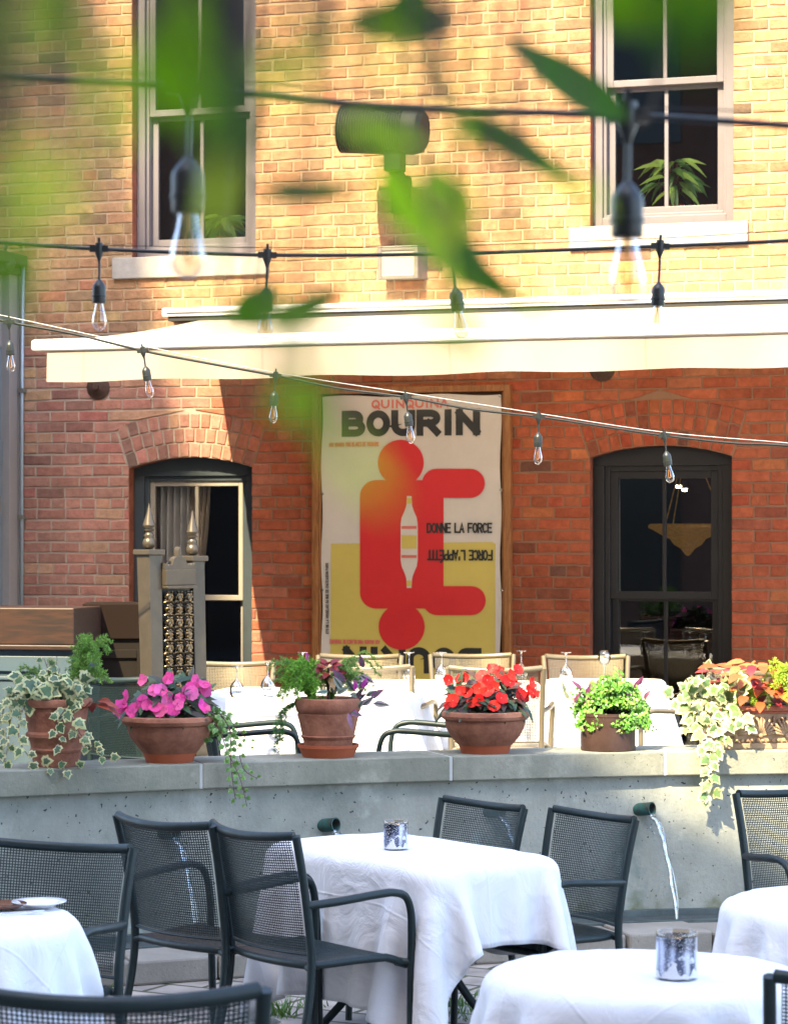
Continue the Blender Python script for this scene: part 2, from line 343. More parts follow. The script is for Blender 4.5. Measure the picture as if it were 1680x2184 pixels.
# ------------------------------------------------------------------ ground and terraces
mb = MB(); mb.add([(-60,-60,0),(60,-60,0),(60,60,0),(-60,60,0)], [(0,1,2,3)])
tag(mb.build('paving', M_paving), kind='structure')

PX = [-400, -100, 0, 490, 840, 1415, 1680, 1800, 2200]
PY = [10.85, 11.17, 11.28, 11.72, 11.98, 12.33, 12.42, 12.46, 12.55]
def pfront(x): Yv = interp(x, PX, PY); return Vector(((x - XC) / F * Yv, Yv, 0))
NB = Vector((-.30, .954, 0))                            # from the parapet's face back towards the brick wall
PTS = [pfront(x) for x in range(-400, 2201, 40)]
def strip(mb, pts, d0, d1, z0, z1, ends=True):
    vs = []
    for p in pts: vs += [p + NB*d0 + Vector((0,0,z0)), p + NB*d0 + Vector((0,0,z1)), p + NB*d1 + Vector((0,0,z1)), p + NB*d1 + Vector((0,0,z0))]
    fs = []
    for i in range(len(pts) - 1):
        a = i*4; b = a+4
        for k in range(4): fs.append((a+k, b+k, b+(k+1)%4, a+(k+1)%4))
    if ends: fs += [(0,1,2,3), tuple(len(vs)-4+k for k in (3,2,1,0))]
    mb.add(vs, fs)
ZF = .30; ZT = .885; CAPH = .118
mb = MB(); strip(mb, PTS, .30, 9.0, .002, ZF); tag(mb.build('upper_terrace', M_kerb), kind='structure')

pw = empty('retaining_wall', pfront(840), label='pitted grey concrete retaining wall with a projecting cap, between the two terraces', cat='wall')
def put(o, par): o.parent = par; o.matrix_parent_inverse = Matrix.Translation(par.location).inverted() if par.rotation_euler.z == 0 else par.matrix_basis.inverted(); return o
mb = MB(); strip(mb, PTS, .045, .30, -.05, ZT - CAPH); put(mb.build('wall_face', M_concrete), pw)
cuts = [-400, 430, 962, 1418, 2200]
for a, b in zip(cuts[:-1], cuts[1:]):
    mb = MB(); strip(mb, [pfront(a + 3 + (b - a - 6) * i / 16) for i in range(17)], 0, .37, ZT - CAPH + .002, ZT)
    put(mb.build('cap_stone', M_cap, bevel=.006), pw)
for c in cuts[1:-1]:
    mb = MB(); strip(mb, [pfront(c - 3.2), pfront(c + 3.2)], .004, .366, ZT - CAPH + .004, ZT - .003)
    put(mb.build('mortar_joint', mat('pale_mortar', (.42,.44,.43), rough=.9)), pw)

# drainage channel with its grating and the kerb before it
def grid_panel(mb, fn, nu, nv, hole=.56, thick=.002, edge=0):
    """a sheet of square holes over the surface fn(s,t): webs, both faces, and the walls of the holes"""
    h0 = (1 - hole) / 2
    def P(s, t):
        p = Vector(fn(s, t)); e = 1e-3
        n = (Vector(fn(min(s+e,1), t)) - Vector(fn(max(s-e,0), t))).cross(Vector(fn(s, min(t+e,1))) - Vector(fn(s, max(t-e,0)))).normalized()
        return p + n*thick/2, p - n*thick/2
    V = []; Fc = []; idx = {}
    def vid(s, t):
        k = (round(s*1e5), round(t*1e5))
        if k not in idx:
            a, b = P(s, t); idx[k] = len(V); V.append(a); V.append(b)
        return idx[k]
    for i in range(nu):
        for j in range(nv):
            s0, s1, t0, t1 = i/nu, (i+1)/nu, j/nv, (j+1)/nv
            o = [vid(s0,t0), vid(s1,t0), vid(s1,t1), vid(s0,t1)]
            a0, a1, b0, b1 = lerp(s0,s1,h0), lerp(s0,s1,1-h0), lerp(t0,t1,h0), lerp(t0,t1,1-h0)
            q = [vid(a0,b0), vid(a1,b0), vid(a1,b1), vid(a0,b1)]
            for k in range(4):
                k2 = (k+1) % 4
                Fc.append((o[k], o[k2], q[k2], q[k])); Fc.append((o[k2]+1, o[k]+1, q[k]+1, q[k2]+1)); Fc.append((q[k], q[k2], q[k2]+1, q[k]+1))
    mb.add(V, Fc)
dc = empty('drainage_channel', pfront(840), label='dark steel gutter grating along the foot of the concrete wall', cat='drain')
M_grate = mat('weathered_steel', (.10,.13,.135), rough=.5, metal=.3, var=.4, vscale=12)
mb = MB(); XS = [60 + i*8.0 for i in range(0, 215)]
def gfn(s, t): p = pfront(-20 + s * 1760); q = p - NB * (.015 + .2 * t); return (q.x, q.y, .10)
grid_panel(mb, gfn, 330, 14, .6, .004); put(mb.build('grating', M_grate), dc)
mb = MB(); strip(mb, PTS, .0, .0449, .06, .128); strip(mb, PTS, -.235, -.215, .06, .112); put(mb.build('steel_rim', M_grate), dc)
mb = MB(); strip(mb, PTS, -.2149, .0, .001, .006); put(mb.build('channel_bed', mat('wet_black', (.015,.02,.02), rough=.2)), dc)
mb = MB(); random.seed(3); xs = -300.0; k = 0
kb = empty('stone_kerb', pfront(840), label='rough pale stone kerb along the outer edge of the gutter grating', cat='kerb')
while xs < 2100:
    w = random.uniform(110, 190); n = 6; seg = [pfront(xs + 1.5 + (w - 3) * i / n) for i in range(n+1)]
    strip(mb, seg, -.56 + random.uniform(-.02,.02), -.238, .0, .105 + random.uniform(-.006,.006)); xs += w
put(mb.build('kerb_stones', M_kerb, bevel=.012), kb)

# water spouts
def spout(x, y, label, arc):
    Yf = pfront(x); base = Yf + NB*.045; z = CAMH - (y - YH) / F * (Yf.y)
    t = empty('water_spout', (base.x, base.y, z), label=label, cat='spout', group='copper spouts along the concrete wall', rz=math.atan2(-NB.x, NB.y))
    mb = MB(); M = Matrix.Translation((0, 0, 0)) @ Matrix.Rotation(R(90), 4, 'X') @ Matrix.Rotation(R(22), 4, 'Y')
    M = Matrix.Rotation(R(34), 4, 'Z') @ Matrix.Rotation(R(84), 4, 'X')
    mb.lathe([(.031,-.02),(.031,.055),(.033,.06),(.033,.07),(.028,.07),(.027,.055),(.027,-.02)], 20, M)
    mb.build('pipe', M_copper, t, smooth=True, auto=35)
    mb = MB(); pts = []; rs = []
    vx, vy = .26, -.42
    for i in range(30):
        q = .345 * i / 29; pts.append((.030 + vx*q + .0025*math.sin(i*1.1), -.055 + vy*q, -.024 - 4.9*q*q)); rs.append(lerp(.024, .012, (i/29)**.6) * (1 + .12*math.sin(i*1.9)))
    mb.tube(spline(pts, 3), [r for r in rs for _ in range(3)][:len(spline(pts, 3))], 8, flat=.5); mb.tube([(p[0]+.010*math.sin(k*.5)+.004, p[1]-.01, p[2]) for k, p in enumerate(pts[6:])], .0028, 5)
    rd = random.Random(int(x)); [mb.ball(Vector(pts[rd.randrange(8, 30)]) + Vector((rd.gauss(0,.014), rd.gauss(0,.012), rd.gauss(0,.01))), rd.uniform(.002,.0045), 5) for _ in range(46)]; [mb.ball(Vector(pts[-1]) + Vector((rd.gauss(0,.05), rd.gauss(0,.05), abs(rd.gauss(0,.03)))), rd.uniform(.002,.005), 5) for _ in range(40)]
    w = mb.build('water', M_water, t, smooth=True)
    return t
M_water = glass('falling_water', (.93,.96,.97), 1.0, .30, .12)
spout(1372, 1728, 'teal copper pipe with falling jet of water in open view on the concrete wall', 1)
spout(1052, 1733, 'copper pipe seen through the mesh of the chair behind the middle table', 1)
spout(698, 1762, 'teal copper pipe emerging from the concrete wall just above the middle table', 1)
spout(356, 1778, 'copper pipe seen through the mesh of the left one of the paired armchairs', 1)
# ------------------------------------------------------------------ the brick building
bb = empty('brick_building', O, -TH, 'old red brick building with sash windows above and arched windows below', 'building')
ULO, UHI, ZHI = -3.9, 3.9, 7.6
def opening(x0, x1, ytop, ybot, arch=0.0):
    yr = ytop
    u0, u1 = wu(x0), wu(x1); zb = wl((x0+x1)/2, ybot)[1]; zt = wl((x0+x1)/2, ytop)[1]
    return dict(u0=u0, u1=u1, zb=zb, zt=zt, arch=arch, uc=(u0+u1)/2, w=u1-u0)
opUL = opening(282, 546, -330, 545); opUR = opening(1258, 1564, -330, 478)
opLL = opening(275, 538, 975, 1640, .075); opLR = opening(1257, 1560, 950, 1640, .075)
OPS = [opUL, opUR, opLL, opLR]
RING = .31
for o in OPS:
    if o['arch']:
        r = o['arch']; o['Rr'] = (o['w']**2/4 + r*r) / (2*r); o['zc'] = o['zt'] - o['Rr']; o['al'] = math.asin(o['w']/2/o['Rr'])
def ztop(o, u):
    if not o['arch']: return o['zt']
    return o['zc'] + math.sqrt(max(o['Rr']**2 - (u - o['uc'])**2, 0))
bk = [ULO, UHI]
for o in OPS:
    n = 12 if o['arch'] else 1
    bk += [o['u0'] + o['w'] * i / n for i in range(n + 1)]
bk = sorted(set(bk)); mb = MB()
for a, b in zip(bk[:-1], bk[1:]):
    if b - a < 1e-6: continue
    mid = (a+b)/2; cov = sorted([o for o in OPS if o['u0'] <= mid <= o['u1']], key=lambda o: o['zb'])
    lo = (-.1, -.1)
    for o in cov + [None]:
        hi = (o['zb'], o['zb']) if o else (ZHI, ZHI)
        mb.add([(a,0,lo[0]),(b,0,lo[1]),(b,0,hi[1]),(a,0,hi[0])], [(0,1,2,3)])
        if o: lo = (ztop(o,a), ztop(o,b)); 
DEP = .30
for o in OPS:                                           # the brick reveals of each opening
    u0, u1, zb = o['u0'], o['u1'], o['zb']; n = 12 if o['arch'] else 1
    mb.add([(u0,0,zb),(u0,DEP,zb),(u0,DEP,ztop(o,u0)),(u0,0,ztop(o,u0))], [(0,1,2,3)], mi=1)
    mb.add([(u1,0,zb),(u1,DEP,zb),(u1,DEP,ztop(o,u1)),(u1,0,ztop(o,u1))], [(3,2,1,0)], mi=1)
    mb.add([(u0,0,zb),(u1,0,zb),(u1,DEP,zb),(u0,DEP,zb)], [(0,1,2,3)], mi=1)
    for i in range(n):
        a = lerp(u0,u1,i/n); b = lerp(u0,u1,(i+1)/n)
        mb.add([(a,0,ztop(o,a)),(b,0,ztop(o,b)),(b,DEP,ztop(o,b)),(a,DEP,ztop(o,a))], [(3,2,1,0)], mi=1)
random.seed(11)
def brick_col(u, z):  # low bricks redder, with the awning's warm shade put into their colour
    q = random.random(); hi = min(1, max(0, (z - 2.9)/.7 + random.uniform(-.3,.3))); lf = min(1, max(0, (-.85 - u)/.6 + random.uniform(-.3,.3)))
    base = Vector((.395,.102,.049)).lerp(Vector((.41,.195,.145)), lf).lerp(Vector((.45,.25,.125)), hi)  # upper and left tints: partly own brick tone, partly sunlight put into colour
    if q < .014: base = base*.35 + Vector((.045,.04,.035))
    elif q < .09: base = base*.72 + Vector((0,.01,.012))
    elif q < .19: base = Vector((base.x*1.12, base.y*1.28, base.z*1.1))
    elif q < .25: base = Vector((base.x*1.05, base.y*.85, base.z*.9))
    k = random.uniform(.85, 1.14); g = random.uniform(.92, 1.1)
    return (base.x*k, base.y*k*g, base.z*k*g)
def brick(mb, q0, q1, q2, q3, out=.0065, mi=2, col=None):
    """one brick from its four face corners (u,z), anticlockwise from lower left"""
    j = lambda s=.0030: random.uniform(-s, s)
    base = [(p[0], .0005, p[1]) for p in (q0,q1,q2,q3)]
    cx = sum(p[0] for p in (q0,q1,q2,q3))/4; cz = sum(p[1] for p in (q0,q1,q2,q3))/4
    front = []
    for p in (q0,q1,q2,q3):
        dx, dz = p[0]-cx, p[1]-cz
        front.append((p[0] - math.copysign(.0042, dx) + j(), -(out + j(.0022)), p[1] - math.copysign(.0042, dz) + j()))
    # a slightly uneven lower and upper edge
    mlo = ((front[0][0]+front[1][0])/2, -out + j(.001), (front[0][2]+front[1][2])/2 + j(.003)); mhi = ((front[3][0]+front[2][0])/2, -out + j(.001), (front[3][2]+front[2][2])/2 + j(.003))
    blo = ((base[0][0]+base[1][0])/2, .0005, (base[0][2]+base[1][2])/2 + j(.003)); bhi = ((base[3][0]+base[2][0])/2, .0005, (base[3][2]+base[2][2])/2 + j(.003))
    vs = base + front + [blo, bhi, mlo, mhi]            # 0-3 base, 4-7 front, 8 blo, 9 bhi, 10 mlo, 11 mhi
    fs = [(4,10,11,7),(10,5,6,11),(0,8,10,4),(8,1,5,10),(1,2,6,5),(2,9,11,6),(9,3,7,11),(3,0,4,7)]
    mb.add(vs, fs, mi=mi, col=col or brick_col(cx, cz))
CO = .0776; BL = .2235; JT = .0105
def blocked(z, z0, z1):
    """what a course may not cover: (left at z0, left at z1, right at z0, right at z1)"""
    out = []
    for o in OPS:
        if not o['arch']:
            if o['zb'] - .005 < z < o['zt']: out.append((o['u0']+.002,)*2 + (o['u1']-.002,)*2)
            elif o['zb'] - .16 < z <= o['zb'] - .005: out.append((o['u0']-.143,)*2 + (o['u1']+.098,)*2)
        else:
            zz = z - o['zc']
            if o['zb'] < z and zz <= o['Rr'] * math.cos(o['al']): out.append((o['u0']+.002,)*2 + (o['u1']-.002,)*2)
            elif o['zb'] < z:
                Ro = o['Rr'] + RING; hm = []
                for q in (z0, z1):
                    k = q - o['zc']; hm.append(min(k*math.tan(o['al']), math.sqrt(max(Ro*Ro - k*k, 0))) + .009)
                if hm[0] > .03:
                    hm[1] = max(hm[1], hm[0] - .36); c = o['uc']; out.append((c-hm[0], c-hm[1], c+hm[0], c+hm[1]))
    return sorted(out)
zrow = .02; row = 0
while zrow < ZHI - .1:
    z0, z1 = zrow + JT/2, zrow + CO - JT/2
    bl = blocked((z0+z1)/2, z0, z1); segs = []; a = (ULO, ULO)
    for l0, l1, r0, r1 in bl:
        if min(l0, l1) > max(a) + .01: segs.append((a, (l0, l1)))
        a = (r0, r1)
    segs.append((a, (UHI, UHI))); header = row % 6 == 3
    pitch = BL/2 + .002 if header else BL
    off = (0 if row % 2 == 0 else pitch/2) + random.uniform(-.012, .012)
    for A_, B_ in segs:
        s0, s1 = max(A_), min(B_); cutsu = [A_]
        k = math.floor((s0 - off) / pitch); e = off + k*pitch
        while True:
            e += pitch
            if e >= s1 - .03: break
            if e > s0 + .035: q = e + random.uniform(-.005,.005); cutsu.append((q, q))
        cutsu.append(B_)
        for i, (a1, b1_) in enumerate(zip(cutsu[:-1], cutsu[1:])):
            ja = JT/2 if i else 0.0; jb = JT/2 if i < len(cutsu)-2 else 0.0
            t = random.uniform(-.0018,.0018); w = .0025*math.sin(a1[0]*2.1+row)
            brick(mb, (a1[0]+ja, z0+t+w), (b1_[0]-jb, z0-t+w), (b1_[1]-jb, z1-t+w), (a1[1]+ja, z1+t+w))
    zrow += CO; row += 1
for o in OPS:                                           # three rings of headers over the arched openings
    if not o['arch']: continue
    for ring in range(3):
        r0 = o['Rr'] + .004 + ring * .103; r1 = r0 + .094; n = int(round(2*o['al']*(r0+.05) / .079)); sh = (ring % 2) * .0
        for i in range(n):
            w0 = -o['al'] + 2*o['al'] * i/n + .0045/r0*1.2; w1 = -o['al'] + 2*o['al'] * (i+1)/n - .0045/r0*1.2
            pt = lambda r, w: (o['uc'] + r*math.sin(w), o['zc'] + r*math.cos(w))
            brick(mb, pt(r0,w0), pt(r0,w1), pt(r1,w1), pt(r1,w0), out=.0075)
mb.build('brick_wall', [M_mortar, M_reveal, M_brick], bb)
mb = MB()                                               # rooms behind the windows, roof and the other walls
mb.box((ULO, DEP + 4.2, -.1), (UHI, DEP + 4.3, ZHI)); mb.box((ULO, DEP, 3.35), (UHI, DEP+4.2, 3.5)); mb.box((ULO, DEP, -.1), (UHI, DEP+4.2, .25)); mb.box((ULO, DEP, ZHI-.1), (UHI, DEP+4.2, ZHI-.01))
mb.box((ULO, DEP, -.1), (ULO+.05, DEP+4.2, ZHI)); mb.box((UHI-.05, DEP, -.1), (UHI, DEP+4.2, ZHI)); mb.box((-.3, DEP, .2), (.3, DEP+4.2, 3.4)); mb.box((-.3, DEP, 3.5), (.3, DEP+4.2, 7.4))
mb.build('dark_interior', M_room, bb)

def rect_bars(mb, u0, u1, z0, z1, t, y0, y1):           # four butted bars round a rectangle
    mb.box((u0, y0, z0), (u0+t, y1, z1)); mb.box((u1-t, y0, z0), (u1, y1, z1))
    mb.box((u0+t, y0, z0), (u1-t, y1, z0+t)); mb.box((u0+t, y0, z1-t), (u1-t, y1, z1))
def sash_window(o, zmeet):
    u0, u1, zb, zt = o['u0'], o['u1'], o['zb'], o['zt']
    w = empty('window', ((u0+u1)/2, 0, zb)); w.parent = bb; T = Matrix.Translation(-Vector(((u0+u1)/2, 0, zb)))
    def B(m, name, mt, bev=.003): ob = m.build(name, mt, w, bevel=bev); ob.location = -Vector(((u0+u1)/2, 0, zb)); return ob
    m = MB(); rect_bars(m, u0+.003, u1-.003, zb+.003, zt, .062, .075, .20); rect_bars(m, u0+.065, u1-.065, zb+.065, zt-.062, .022, .10, .198); B(m, 'frame', M_winpaint)
    a, b = u0+.088, u1-.088; m = MB()
    rect_bars(m, a, b, zmeet, zt-.09, .045, .108, .145); uc = (a+b)/2; m.box((uc-.013, .112, zmeet+.045), (uc+.013, .14, zt-.135)); B(m, 'upper_sash', M_winpaint)
    m = MB(); rect_bars(m, a, b, zb+.088, zmeet+.02, .048, .152, .19); m.box((uc-.013, .156, zb+.136), (uc+.013, .186, zmeet-.028)); B(m, 'lower_sash', M_winpaint)
    m = MB(); m.add([(a+.04,.125,zmeet+.04),(b-.04,.125,zmeet+.04),(b-.04,.125,zt-.13),(a+.04,.125,zt-.13)], [(0,1,2,3)]); m.add([(a+.04,.17,zb+.13),(b-.04,.17,zb+.13),(b-.04,.17,zmeet-.02),(a+.04,.17,zmeet-.02)], [(0,1,2,3)]); B(m, 'pane', M_glass, 0)
    m = MB(); m.box((u0-.14, -.035, zb-.15), (u1+.095, .09, zb-.001)); B(m, 'stone_sill', M_sill, .006)
sash_window(opUL, wl(420, 238)[1]); sash_window(opUR, wl(1410, 175)[1])

def arched_window(o, M1, M2, zmeet, inset):
    u0, u1, zb, zt = o['u0']+.003, o['u1']-.003, o['zb'], o['zt']; uc = (u0+u1)/2
    w = empty('arched_window', (uc, 0, zb)); w.parent = bb; L = -Vector((uc, 0, zb))
    def B(m, name, mt, bev=.003): ob = m.build(name, mt, w, bevel=bev); ob.location = L; return ob
    zs = o['zc'] + o['Rr']*math.cos(o['al']) - .055     # underside of the arched head
    m = MB(); n = 14; ya, yb = .085, .22
    for i in range(n):                                   # head, following the arch
        a = lerp(u0,u1,i/n); b = lerp(u0,u1,(i+1)/n); za, zb2 = ztop(o,a)-.003, ztop(o,b)-.003
        m.add([(a,ya,zs),(b,ya,zs),(b,ya,zb2),(a,ya,za),(a,yb,zs),(b,yb,zs)], [(0,1,2,3),(0,4,5,1)])
    m.box((u0,ya,zb),(u0+.075,yb,zs)); m.box((u1-.075,ya,zb),(u1,yb,zs)); m.box((u0+.075,ya+.02,zb),(u0+.11,yb,zs)); m.box((u1-.11,ya+.02,zb),(u1-.075,yb,zs)); m.box((u0+.11,ya+.02,zs-.035),(u1-.11,yb,zs)); m.box((u0+.11, ya, zb),(u1-.11, yb, zb+.08))
    B(m, 'frame', M1)
    a, b, top = u0+.11, u1-.11, zs-.035; m = MB()
    rect_bars(m, a, b, zmeet-.02, top, inset, .12, .155); m.box((uc-.013,.124,zmeet-.02+inset),(uc+.013,.15,top-inset)); B(m, 'upper_sash', M2)
    m = MB(); rect_bars(m, a, b, zb+.08, zmeet+.012, inset, .162, .195); m.box((uc-.013,.166,zb+.08+inset),(uc+.013,.19,zmeet+.012-inset)); B(m, 'lower_sash', M2)
    m = MB(); m.add([(a,.137,zmeet),(b,.137,zmeet),(b,.137,top),(a,.137,top)], [(0,1,2,3)]); m.add([(a,.178,zb+.1),(b,.178,zb+.1),(b,.178,zmeet),(a,.178,zmeet)], [(0,1,2,3)]); B(m, 'pane', M_glass, 0)
    return w
arched_window(opLL, M_shadedpaint, M_sunlitpaint, wl(460, 1275)[1], .036)
arched_window(opLR, M_darkpaint, M_darkpaint, wl(1410, 1272)[1], .05)
def on_wall(name, label, cat, x, y, d=0.0, group=None):
    u, z = wl(x, y, d); p = O + U*u + N*d
    return empty(name, (p.x, p.y, z), -TH, label, cat, group)
def wall_thing(name, label, cat, m, mt, d=0, **k):      # a thing built in the wall's own frame (u, -distance, z)
    pass
# curtain and chandelier seen through the glass
def curtain(x0, x1, y0, y1, mt, label, d=-.25, amp=.035, waves=9, lean=0.0):
    u0, z1 = wl(x0, y0, d); u1, z0 = wl(x1, y1, d); p = O + U*((u0+u1)/2) + N*d
    t = MB(); nx, nz = 60, 14; vs = []
    for j in range(nz+1):
        for i in range(nx+1):
            s = i/nx; q = j/nz; g = 1 - lean * (1-q)**1.5
            vs.append(((s-.5)*(u1-u0)*g - (1-g)*(u1-u0)*.5, amp*math.sin(s*waves*2*math.pi + .6*math.sin(q*4)) + .01*math.sin(s*31), z0 + q*(z1-z0)))
    t.add(vs, [(j*(nx+1)+i, j*(nx+1)+i+1, (j+1)*(nx+1)+i+1, (j+1)*(nx+1)+i) for j in range(nz) for i in range(nx)])
    o = t.build('curtain', mt, smooth=True); o.location = (p.x, p.y, 0); o.rotation_euler = (0,0,-TH)
    tag(o, label, 'curtain')
M_sheer = mat('grey_sheer', (.78,.74,.70), rough=.8, trans=.2, var=.15, vscale=6); M_maroon = mat('maroon_drape', (.30,.10,.11), rough=.8); M_tandrape = mat('tan_drape', (.60,.48,.36), rough=.8, var=.2, vscale=10); M_pale = mat('pale_drape', (.30,.25,.21), rough=.8)
curtain(338, 408, 1000, 1480, M_sheer, 'grey sheer curtain hanging in the middle of the left arched window', waves=5)
curtain(308, 338, 1000, 1480, M_maroon, 'narrow maroon curtain at the far left inside the left arched window', -.27, .02, 3)
curtain(404, 452, 1000, 1330, M_tandrape, 'tan patterned curtain gathered aside at the right of the sheer curtain', -.28, .025, 4, .7)
curtain(1296, 1322, 990, 1480, M_pale, 'pale narrow curtain with dark fringe inside the right arched window', -.38, .02, 3)
u, z = wl(1466, 1135, -1.6); p = O + U*u - N*1.6
ch = empty('chandelier', (p.x, p.y, z), label='ornate brass bowl lamp hanging inside the right arched window', cat='lamp')
mb = MB(); mb.lathe([(.27,.06),(.285,.05),(.285,.03),(.26,.02),(.19,-.02),(.13,-.05),(.10,-.09),(.05,-.12),(.02,-.16),(.008,-.17)], 28); M_brass.node_tree.nodes['Principled BSDF'].inputs['Emission Color'].default_value = (1,.5,.1,1); M_brass.node_tree.nodes['Principled BSDF'].inputs['Emission Strength'].default_value = .014; mb.build('bowl', M_brass, ch, smooth=True)
mb = MB(); [mb.tube([(.27*math.cos(a),.27*math.sin(a),.06),(0,0,.7)], .004, 6) for a in (0,2.1,4.2)]; mb.tube([(0,0,.7),(0,0,3.35-z)], .006, 6); mb.build('chain', M_brass, ch)
M_lampglow = bpy.data.materials.new('small_lit_lamp'); M_lampglow.use_nodes = True; M_lampglow.node_tree.nodes['Principled BSDF'].inputs['Emission Color'].default_value = (1,.8,.5,1); M_lampglow.node_tree.nodes['Principled BSDF'].inputs['Emission Strength'].default_value = 5
for x, y, s in ((1446, 1041, 'left'), (1459, 1048, 'right')):
    u, z = wl(x, y, -2.4); p = O + U*u - N*2.4; dl = empty('ceiling_spot', (p.x, p.y, z), label='small glowing lamp inside the right arched window, %s one of the pair' % s, cat='lamp')
    mb = MB(); mb.lathe([(.001,0),(.016,.002),(.02,.02),(.016,.03)], 12); mb.build('lamp_face', M_lampglow, dl); mb = MB(); mb.lathe([(.021,.02),(.024,.03),(.024,.08),(.004,.08),(.004,3.35-z)], 12); mb.build('stem', M_darkpaint, dl)

# potted plants on the inner sills of the upper windows
def lance(mb, p, d, n, L, Wd, col, curl=.3, seg=4, fold=.15, tip=None, base=.35):
    """a pointed leaf from p along d, with its face towards n"""
    d = Vector(d).normalized(); n = Vector(n); s = d.cross(n); s = s.normalized() if s.length > 1e-4 else d.orthogonal().normalized(); n = s.cross(d).normalized()
    vs = []; fs = []
    for i in range(seg+1):
        t = i/seg; w = Wd * .5 * (math.sin(math.pi * t**.75) ** .8 if 0 < t < 1 else 0.02)
        c = p + d*(L*t) - n*(curl*L*t*t)
        vs += [c - s*w + n*(fold*w), c, c + s*w + n*(fold*w)]
    for i in range(seg):
        a = i*3; fs += [(a,a+1,a+4,a+3),(a+1,a+2,a+5,a+4)]
    mb.add(vs, fs, col=col)
def jit(c, s=.2): k = random.uniform(1-s, 1+s); return (c[0]*k*random.uniform(.92,1.08), c[1]*k, c[2]*k*random.uniform(.9,1.1))
def sill_plant(x, ypot, o, label, wide, tall, pots, seed):
    random.seed(seed); u, _ = wl(x, ypot, -.30); p = O + U*u - N*.40; zb = o['zb'] + .06
    t = empty('potted_plant', (p.x, p.y, zb), -TH, label, 'plant')
    mb = MB(); mb.box((-.45 if pots > 1 else -.3, -.1, -.12), (.3, .12, -.001)); mb.build('inner_shelf', M_winpaint, t)
    for k in range(pots):
        mb = MB(); M = Matrix.Translation((-.155 + k*.185 if pots > 1 else 0, 0, 0)); sc = .8 if k == 0 and pots > 1 else 1.0
        mb.lathe([(.001,.0),(.045*sc,.0),(.058*sc,.085*sc),(.066*sc,.085*sc),(.068*sc,.115*sc),(.058*sc,.115*sc),(.05*sc,.1*sc),(.001,.1*sc)], 18, M); mb.build('pot', M_terra2, t, smooth=True, auto=40)
    mb = MB(); ms = MB()
    for k in range(46):
        a = random.uniform(0, 6.28); h = random.uniform(.1, tall); r = random.uniform(.02, wide) * (1.1 - .55*h/tall)
        b = Vector((.02, 0, .1)); tip = b + Vector((math.cos(a)*r, math.sin(a)*r*.6, h)); ms.tube(spline([b, b + Vector((0,0,h*.6)), tip], 3), .003, 4)
        lance(mb, tip, Vector((math.cos(a), math.sin(a)*.6 - .25, random.uniform(-.5,.5))), Vector((0,-.7,.7)), random.uniform(.11,.17), random.uniform(.035,.055), jit((.30,.48,.09) if random.random() < .6 else (.10,.24,.05)), .9)
    mb.build('foliage', M_leaf, t, smooth=True); ms.build('stems', M_stem, t)
sill_plant(1422, 440, opUR, 'leafy arching houseplant in terracotta pots behind the right upper window', .15, .33, 2, 5)
sill_plant(462, 470, opUL, 'small houseplant in an orange pot behind the left upper window', .09, .16, 1, 6)

# wall-mounted heater lamp, floodlight, iron anchor plates, conduit
M_heater = mat('grey_green_metal', (.013,.018,.013), rough=.62, spec=.25, var=.2, vscale=10)
hl = on_wall('flood_lamp', 'big horizontal ribbed drum lamp on a bracket high on the brick wall', 'lamp', 868, 440, 0)
u, z = wl(818, 277, .50); ub, zb = wl(868, 440, 0); MW = Matrix.Translation((u - ub, -.50, z - zb))
Rx = Matrix.Rotation(R(90), 4, 'Y')
mb = MB(); prof = []
for i in range(26):
    q = i/25; zz = -.29 + q*.43; prof += [(.152, zz), (.152, zz+.008), (.139, zz+.0085), (.139, zz+.0165)]
mb.lathe([(.001,-.292),(.10,-.292),(.148,-.291)] + prof, 36, MW @ Matrix.Rotation(R(4),4,'Y') @ Rx @ Matrix.Scale(1.05,4,(1,0,0))); mb.build('ribbed_drum', M_heater, hl, smooth=True, auto=30)
mb = MB(); mb.lathe([(.143,.155),(.160,.158),(.160,.22),(.150,.26),(.12,.285),(.001,.29)], 12, MW @ Matrix.Rotation(R(4),4,'Y') @ Rx); mb.build('end_housing', M_heater, hl, smooth=True, auto=30)
mb = MB(); mb.box((-.04,-.06,-.28),(.075,.06,-.13), MW @ Matrix.Translation((.06,0,0))); mb.tube([(u-ub+.08,-.5,z-zb-.27),(u-ub+.10,-.36,z-zb-.38),(-.02,-.08,.08),(-.02,-.02,.08)], .045, 12); mb.box((-.09,-.075,-.05),(.03,-.002,.2)); mb.build('bracket', M_heater, hl, bevel=.006)
fl = on_wall('floodlight', 'small square floodlight with a frosted pane fixed under the drum lamp', 'lamp', 866, 565, 0)
M_alu = mat('pale_metal', (.20,.185,.155), rough=.4, metal=.3, var=.2, vscale=10)
mb = MB(); mb.add([(-.14,-.002,-.10),(.155,-.002,-.10),(.155,-.002,.12),(-.14,-.002,.12),(-.165,-.11,-.105),(.12,-.11,-.105),(.12,-.11,.115),(-.165,-.11,.115)], [(0,4,5,1),(1,5,6,2),(2,6,7,3),(3,7,4,0),(3,2,1,0)])
rect_bars(mb, -.167, .122, -.107, .117, .03, -.122, -.11); mb.build('housing', M_alu, fl, bevel=.004)
mb = MB(); mb.add([(-.137,-.114,-.077),(.092,-.114,-.077),(.092,-.114,.087),(-.137,-.114,.087)], [(0,1,2,3)]); mb.build('lens', mat('frosted_lens', (.34,.30,.24), rough=.25, coat=.5), fl)
M_rust = mat('rusted_iron', (.07,.032,.02), rough=.8, var=.5, vscale=30, bump=.3)
